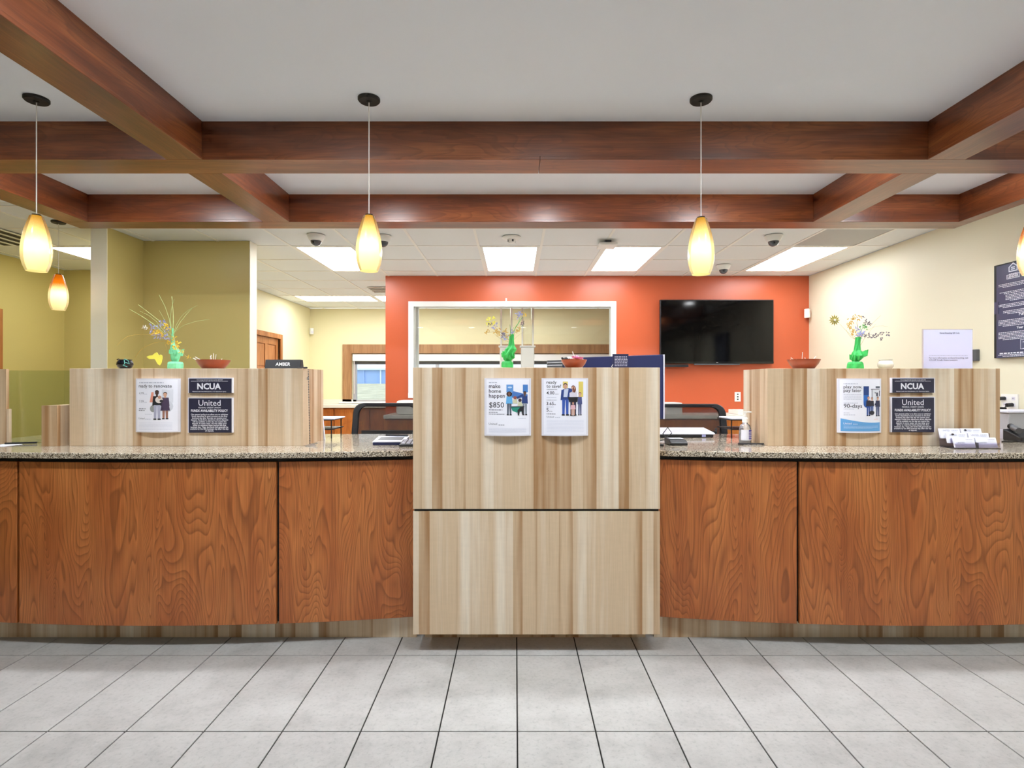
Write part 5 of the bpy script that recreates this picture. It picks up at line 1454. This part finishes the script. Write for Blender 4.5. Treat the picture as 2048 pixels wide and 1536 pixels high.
# card reader
D0 = 3.15
xa, xb = X(1341, D0), X(1376, D0)
t = thing('card_reader', ((xa + xb) / 2, D0, GT), 'small black wedge shaped card reader on the right worktop', 'card reader')
obj('body', MB().prism([(D0, GT), (D0, GT + .016), (D0 + .03, GT + .030), (D0 + .13, GT + .034), (D0 + .13, GT)], xa, xb, 'x'), M['blackplastic'], t, bevel=.004)
obj('top_label', MB().box(xa + .01, xb - .01, D0 + .05, D0 + .11, GT + .0335, GT + .0352), M['lilac'], t)
obj('cable', MB().tube([(xa + .02, D0 + .13, GT + .02), (xa + .01, D0 + .2, GT + .05), (xa + .05, D0 + .24, GT + .085), (xa + .075, D0 + .24, GT + .05), (xa + .02, D0 + .22, GT + .012), (xa - .06, D0 + .16, GT + .006), (xa - .14, D0 + .12, GT + .005)], .0028, 6), M['black'], t)
one('black_stub', MB().box(X(1318, 3.12), X(1328, 3.12), 3.12, 3.15, GT, GT + .012), M['blackplastic'], (X(1323, 3.12), 3.13, GT), 'small black block between pedestal and card reader', 'block', bevel=.003)
# sanitizer
D0 = 3.28
x = X(1490, D0)
t = thing('sanitizer_bottle', (x, D0, GT), 'clear pump bottle of sanitizer beside the right screen', 'bottle')
obj('bottle', MB().lathe([(0, .001), (.031, .001), (.034, .006), (.034, .085), (.028, .106), (.014, .118), (.014, .124)], (x, D0, GT), 24), M['sanit'], t)
obj('liquid', MB().lathe([(0, .003), (.031, .003), (.032, .008), (.032, .075), (0, .0755)], (x, D0, GT), 24), mat('clear_gel', rgb(224, 226, 232), .1), t)
lb = MB(); vs = []; n = 10
for k in range(n + 1):
    a = math.radians(-150 + 120 * k / n)
    for zz in (.02, .082): vs.append((x + .0348 * math.cos(a), D0 + .0348 * math.sin(a), GT + zz))
lb.add(vs, [(2 * k, 2 * k + 2, 2 * k + 3, 2 * k + 1) for k in range(n)])
lo = obj('label', lb, M['paper'], t)
pr = MB()
for k in range(5):
    a0 = math.radians(-62 + k * .0); zz = .074 - k * .011
    for q in range(3):
        a = math.radians(-72 + q * 12)
        pr.box(x + .0353 * math.cos(a) - .003, x + .0353 * math.cos(a) + .003, D0 + .0353 * math.sin(a) - .0006, D0 + .0353 * math.sin(a) + .0004, GT + zz - .003, GT + zz + (.003 if k else .007))
obj('label_print', pr, M['purple'], lo)['kind'] = 'stuff'
obj('pump_collar', MB().lathe([(.0, .122), (.016, .122), (.016, .148), (.010, .152), (.010, .165), (0, .166)], (x, D0, GT), 20), M['whiteplastic'], t)
obj('pump_head', MB().lathe([(0, .165), (.007, .165), (.007, .178), (.013, .18), (.013, .188), (0, .189)], (x, D0, GT), 16).tube([(x, D0, GT + .184), (x + .035, D0 - .005, GT + .183)], .004, 6), M['whiteplastic'], t)
# pens
D0 = 3.20
t = thing('black_pen', (X(1500, D0), D0, GT), 'black pen with a coiled wire on the right worktop', 'pen', None)
obj('barrel', MB().tube([(X(1476, D0), D0, GT + .006), (X(1525, D0), D0 - .015, GT + .006)], .0052, 8), M['black'], t)
obj('coil', MB().tube([(X(1498, D0) + .006 * math.sin(k * .9), D0 - .02 + .012 * math.cos(k * .9), GT + .003 + (k % 3) * .001) for k in range(1)] + [(X(1482 + k * 4.4, D0), D0 - .03 + .014 * (k % 2), GT + .003) for k in range(11)], .0012, 5), M['steel'], t)
D0 = 3.22
one('black_pen', MB().tube([(X(16, D0), D0 - .02, GT + .0075), (X(65, D0), D0 + .03, GT + .0075)], .005, 8), M['black'], (X(40, D0), D0, GT), 'black pen on the far left of the left worktop', 'pen')
one('paper_slip', MB().box(X(-20, 3.14), X(20, 3.14), 3.10, 3.22, GT + .0004, GT + .0018), M['paper'], (X(0, 3.14), 3.16, GT), 'white slip of paper under the pen at the left edge', 'paper')
# standing sheet and trays behind the left screen
D0 = 3.50
one('standing_sheet', MB().add([(X(640, D0), D0, GT + .001), (X(652, D0), D0 - .02, GT + .001), (X(646, D0), D0, GT + .125), (X(640, D0), D0 + .01, GT + .125), (X(640, D0), D0 + .012, GT + .001), (X(652, D0), D0 - .008, GT + .001), (X(646, D0), D0 + .012, GT + .125), (X(640, D0), D0 + .022, GT + .125)],
    [(0, 1, 2, 3), (7, 6, 5, 4), (0, 4, 5, 1), (1, 5, 6, 2), (2, 6, 7, 3), (3, 7, 4, 0)]), M['paper'], (X(646, D0), D0, GT), 'white sheet standing behind the end of the left screen', 'paper')
def letter_tray(x0, x1, y0, label):
    t = thing('letter_tray', ((x0 + x1) / 2, y0 + .12, GT), label, 'letter tray', 'black letter trays')
    for a in (x0 + .01, x1 - .015):
        obj('post', MB().box(a, a + .006, y0 + .02, y0 + .026, GT, GT + .115), M['blackplastic'], t)
        obj('post', MB().box(a, a + .006, y0 + .22, y0 + .226, GT, GT + .115), M['blackplastic'], t)
    for z in (.055, .115):
        obj('shelf', MB().box(x0, x1, y0, y0 + .24, GT + z, GT + z + .007), M['blackplastic'], t)
    obj('paper_stack', MB().box(x0 + .01, x1 + .012, y0 + .005, y0 + .235, GT + .1225, GT + .130), M['paper'], t)
letter_tray(-1.52, -1.165, 3.56, 'black letter tray with paper behind the left screen')
letter_tray(1.375, 1.72, 3.56, 'black letter tray with paper behind the right screen')

# business card holder with six piles of cards
D0 = 2.99
xa, xb = X(1912, D0), X(2002, D0); wC = (xb - xa - .012) / 2
t = thing('card_holder', ((xa + xb) / 2, D0, GT), 'clear tiered business card holder on the right worktop', 'card holder')
obj('base_plate', MB().box(xa, xb, D0, D0 + .11, GT, GT + .004), M['acryl'], t)
for k in range(3):
    y = D0 + .002 + k * .034; z = GT + .004 + k * .022
    obj('tier_front', MB().box(xa, xb, y, y + .003, z, z + .030), M['acryl'], t)
    if k: obj('tier_shelf', MB().box(xa, xb, y - .03, y, z - .002, z), M['acryl'], t)
obj('back_plate', MB().prism([(D0 + .105, GT), (D0 + .108, GT), (D0 + .125, GT + .10), (D0 + .122, GT + .10)], xa - .004, xb - .03, 'x'), M['acryl'], t)
obj('middle_rib', MB().box((xa + xb) / 2 - .001, (xa + xb) / 2 + .001, D0, D0 + .03, GT + .004, GT + .034), M['acryl'], t)
for k, row in enumerate(('front', 'middle', 'rear')):
    for j, sd in enumerate(('left', 'right')):
        y = D0 + .008 + k * .034; z = GT + .006 + k * .022
        sx = -.012 * k
        x0 = xa + .004 + j * (wC + .004) + sx; x1 = x0 + wC - .004
        bk = thing('business_cards', ((x0 + x1) / 2, y + .01, z), '%s %s pile of white business cards in the clear holder' % (row, sd), 'business cards', 'business cards in the holder')
        pile = obj('card_pile', MB().prism([(y, z), (y + .010, z), (y + .026, z + .052), (y + .016, z + .052)], x0, x1, 'x'), M['paper'], bk)
        P = Print(); w_ = x1 - x0
        P.text('UNITED', w_ * .12, w_ * .50, .022 if k == 0 else .038, (120, 124, 150)); P.fine(w_ * .58, w_ * .92, .044, .003, (170, 172, 190)); P.fine(w_ * .58, w_ * .86, .036, .002, (196, 198, 212))
        if k == 1 and j == 0: P.disc(w_ * .3, .046, .008, (60, 50, 52), 3, .005)
        if k == 2 and j == 1: P.disc(w_ * .2, .044, .007, (60, 60, 70), 3, .006)
        P.build('lettering', lambda u, v, n, x0=x0, y=y, z=z: (x0 + u, y + .016 * v / .052 - .0004 - n, z + v), pile)

# machines at the right end of the right worktop
t = thing('receipt_printer', (3.40, 3.60, GT), 'grey receipt printer at the right end of the worktop', 'printer')
a0, a1, b0, b1 = X(2016, 3.52), 3.58, 3.50, 3.73
obj('body', MB().prism([(b0 + .02, GT + .06), (b1, GT + .06), (b1, GT + .165), (b0 + .012, GT + .165)], a0, a1, 'x'), M['grey'], t, bevel=.004)
obj('lid', MB().box(a0 - .012, a1 + .01, b0 + .005, b1 + .01, GT + .165, GT + .180), M['lilac'], t, bevel=.005)
obj('leg_panel', MB().box(a0, a0 + .012, b0 + .02, b1, GT, GT + .06), M['lilac'], t)
obj('leg_panel', MB().box(a1 - .012, a1, b0 + .02, b1, GT, GT + .06), M['lilac'], t)
obj('paper_slot', MB().box(a0 + .016, a1 - .016, b0 + .05, b1 - .01, GT + .004, GT + .056), M['darkgrey'], t)
obj('drawer_front', MB().box(a0 + .024, a0 + .11, b0 + .040, b0 + .049, GT + .012, GT + .048), M['acrylwhite'], t)
t = thing('desk_phone', (3.2, 3.38, GT), 'black desk phone before the receipt printer', 'phone')
x0 = X(2034, 3.38)
obj('body', MB().prism([(3.35, GT), (3.35, GT + .025), (3.48, GT + .07), (3.48, GT)], x0, x0 + .18, 'x'), M['blackplastic'], t, bevel=.005)
obj('handset', MB().tube([(x0 + .012, 3.38, GT + .065), (x0 + .03, 3.44, GT + .078), (x0 + .05, 3.48, GT + .085)], .018, 10), M['darkgrey'], t)
t = thing('power_adapter', (X(2008, 3.86), 3.84, GT), 'black power adapter and network box right of the right screen', 'adapter')
x0, x1 = X(1988, 3.80), X(2014, 3.80)
obj('adapter', MB().box(x0, x1, 3.80, 3.87, GT + .075, GT + .19), M['black'], t, bevel=.004)
obj('network_box', MB().box(x0 - .02, x1 - .005, 3.755, 3.87, GT, GT + .072), M['blackplastic'], t, bevel=.004)
for k in range(3):
    z = GT + .02 + k * .018
    obj('cable', MB().tube([(x0 + .0, 3.752, z), (x0 + .03, 3.742, z + .012 - k * .004), (x1 - .005, 3.748, z - .006)], .0035, 6), M['grey' if k % 2 else 'black'], t)
one('cable', MB().tube([(X(2003, 3.35), 3.35, GT + .004), (X(2020, 3.33), 3.33, GT + .004), (X(2034, 3.36), 3.36, GT + .004), (X(2052, 3.30), 3.30, GT + .004)], .004, 6), M['black'], (X(2025, 3.34), 3.34, GT), 'black cable lying on the right end of the worktop', 'cable')
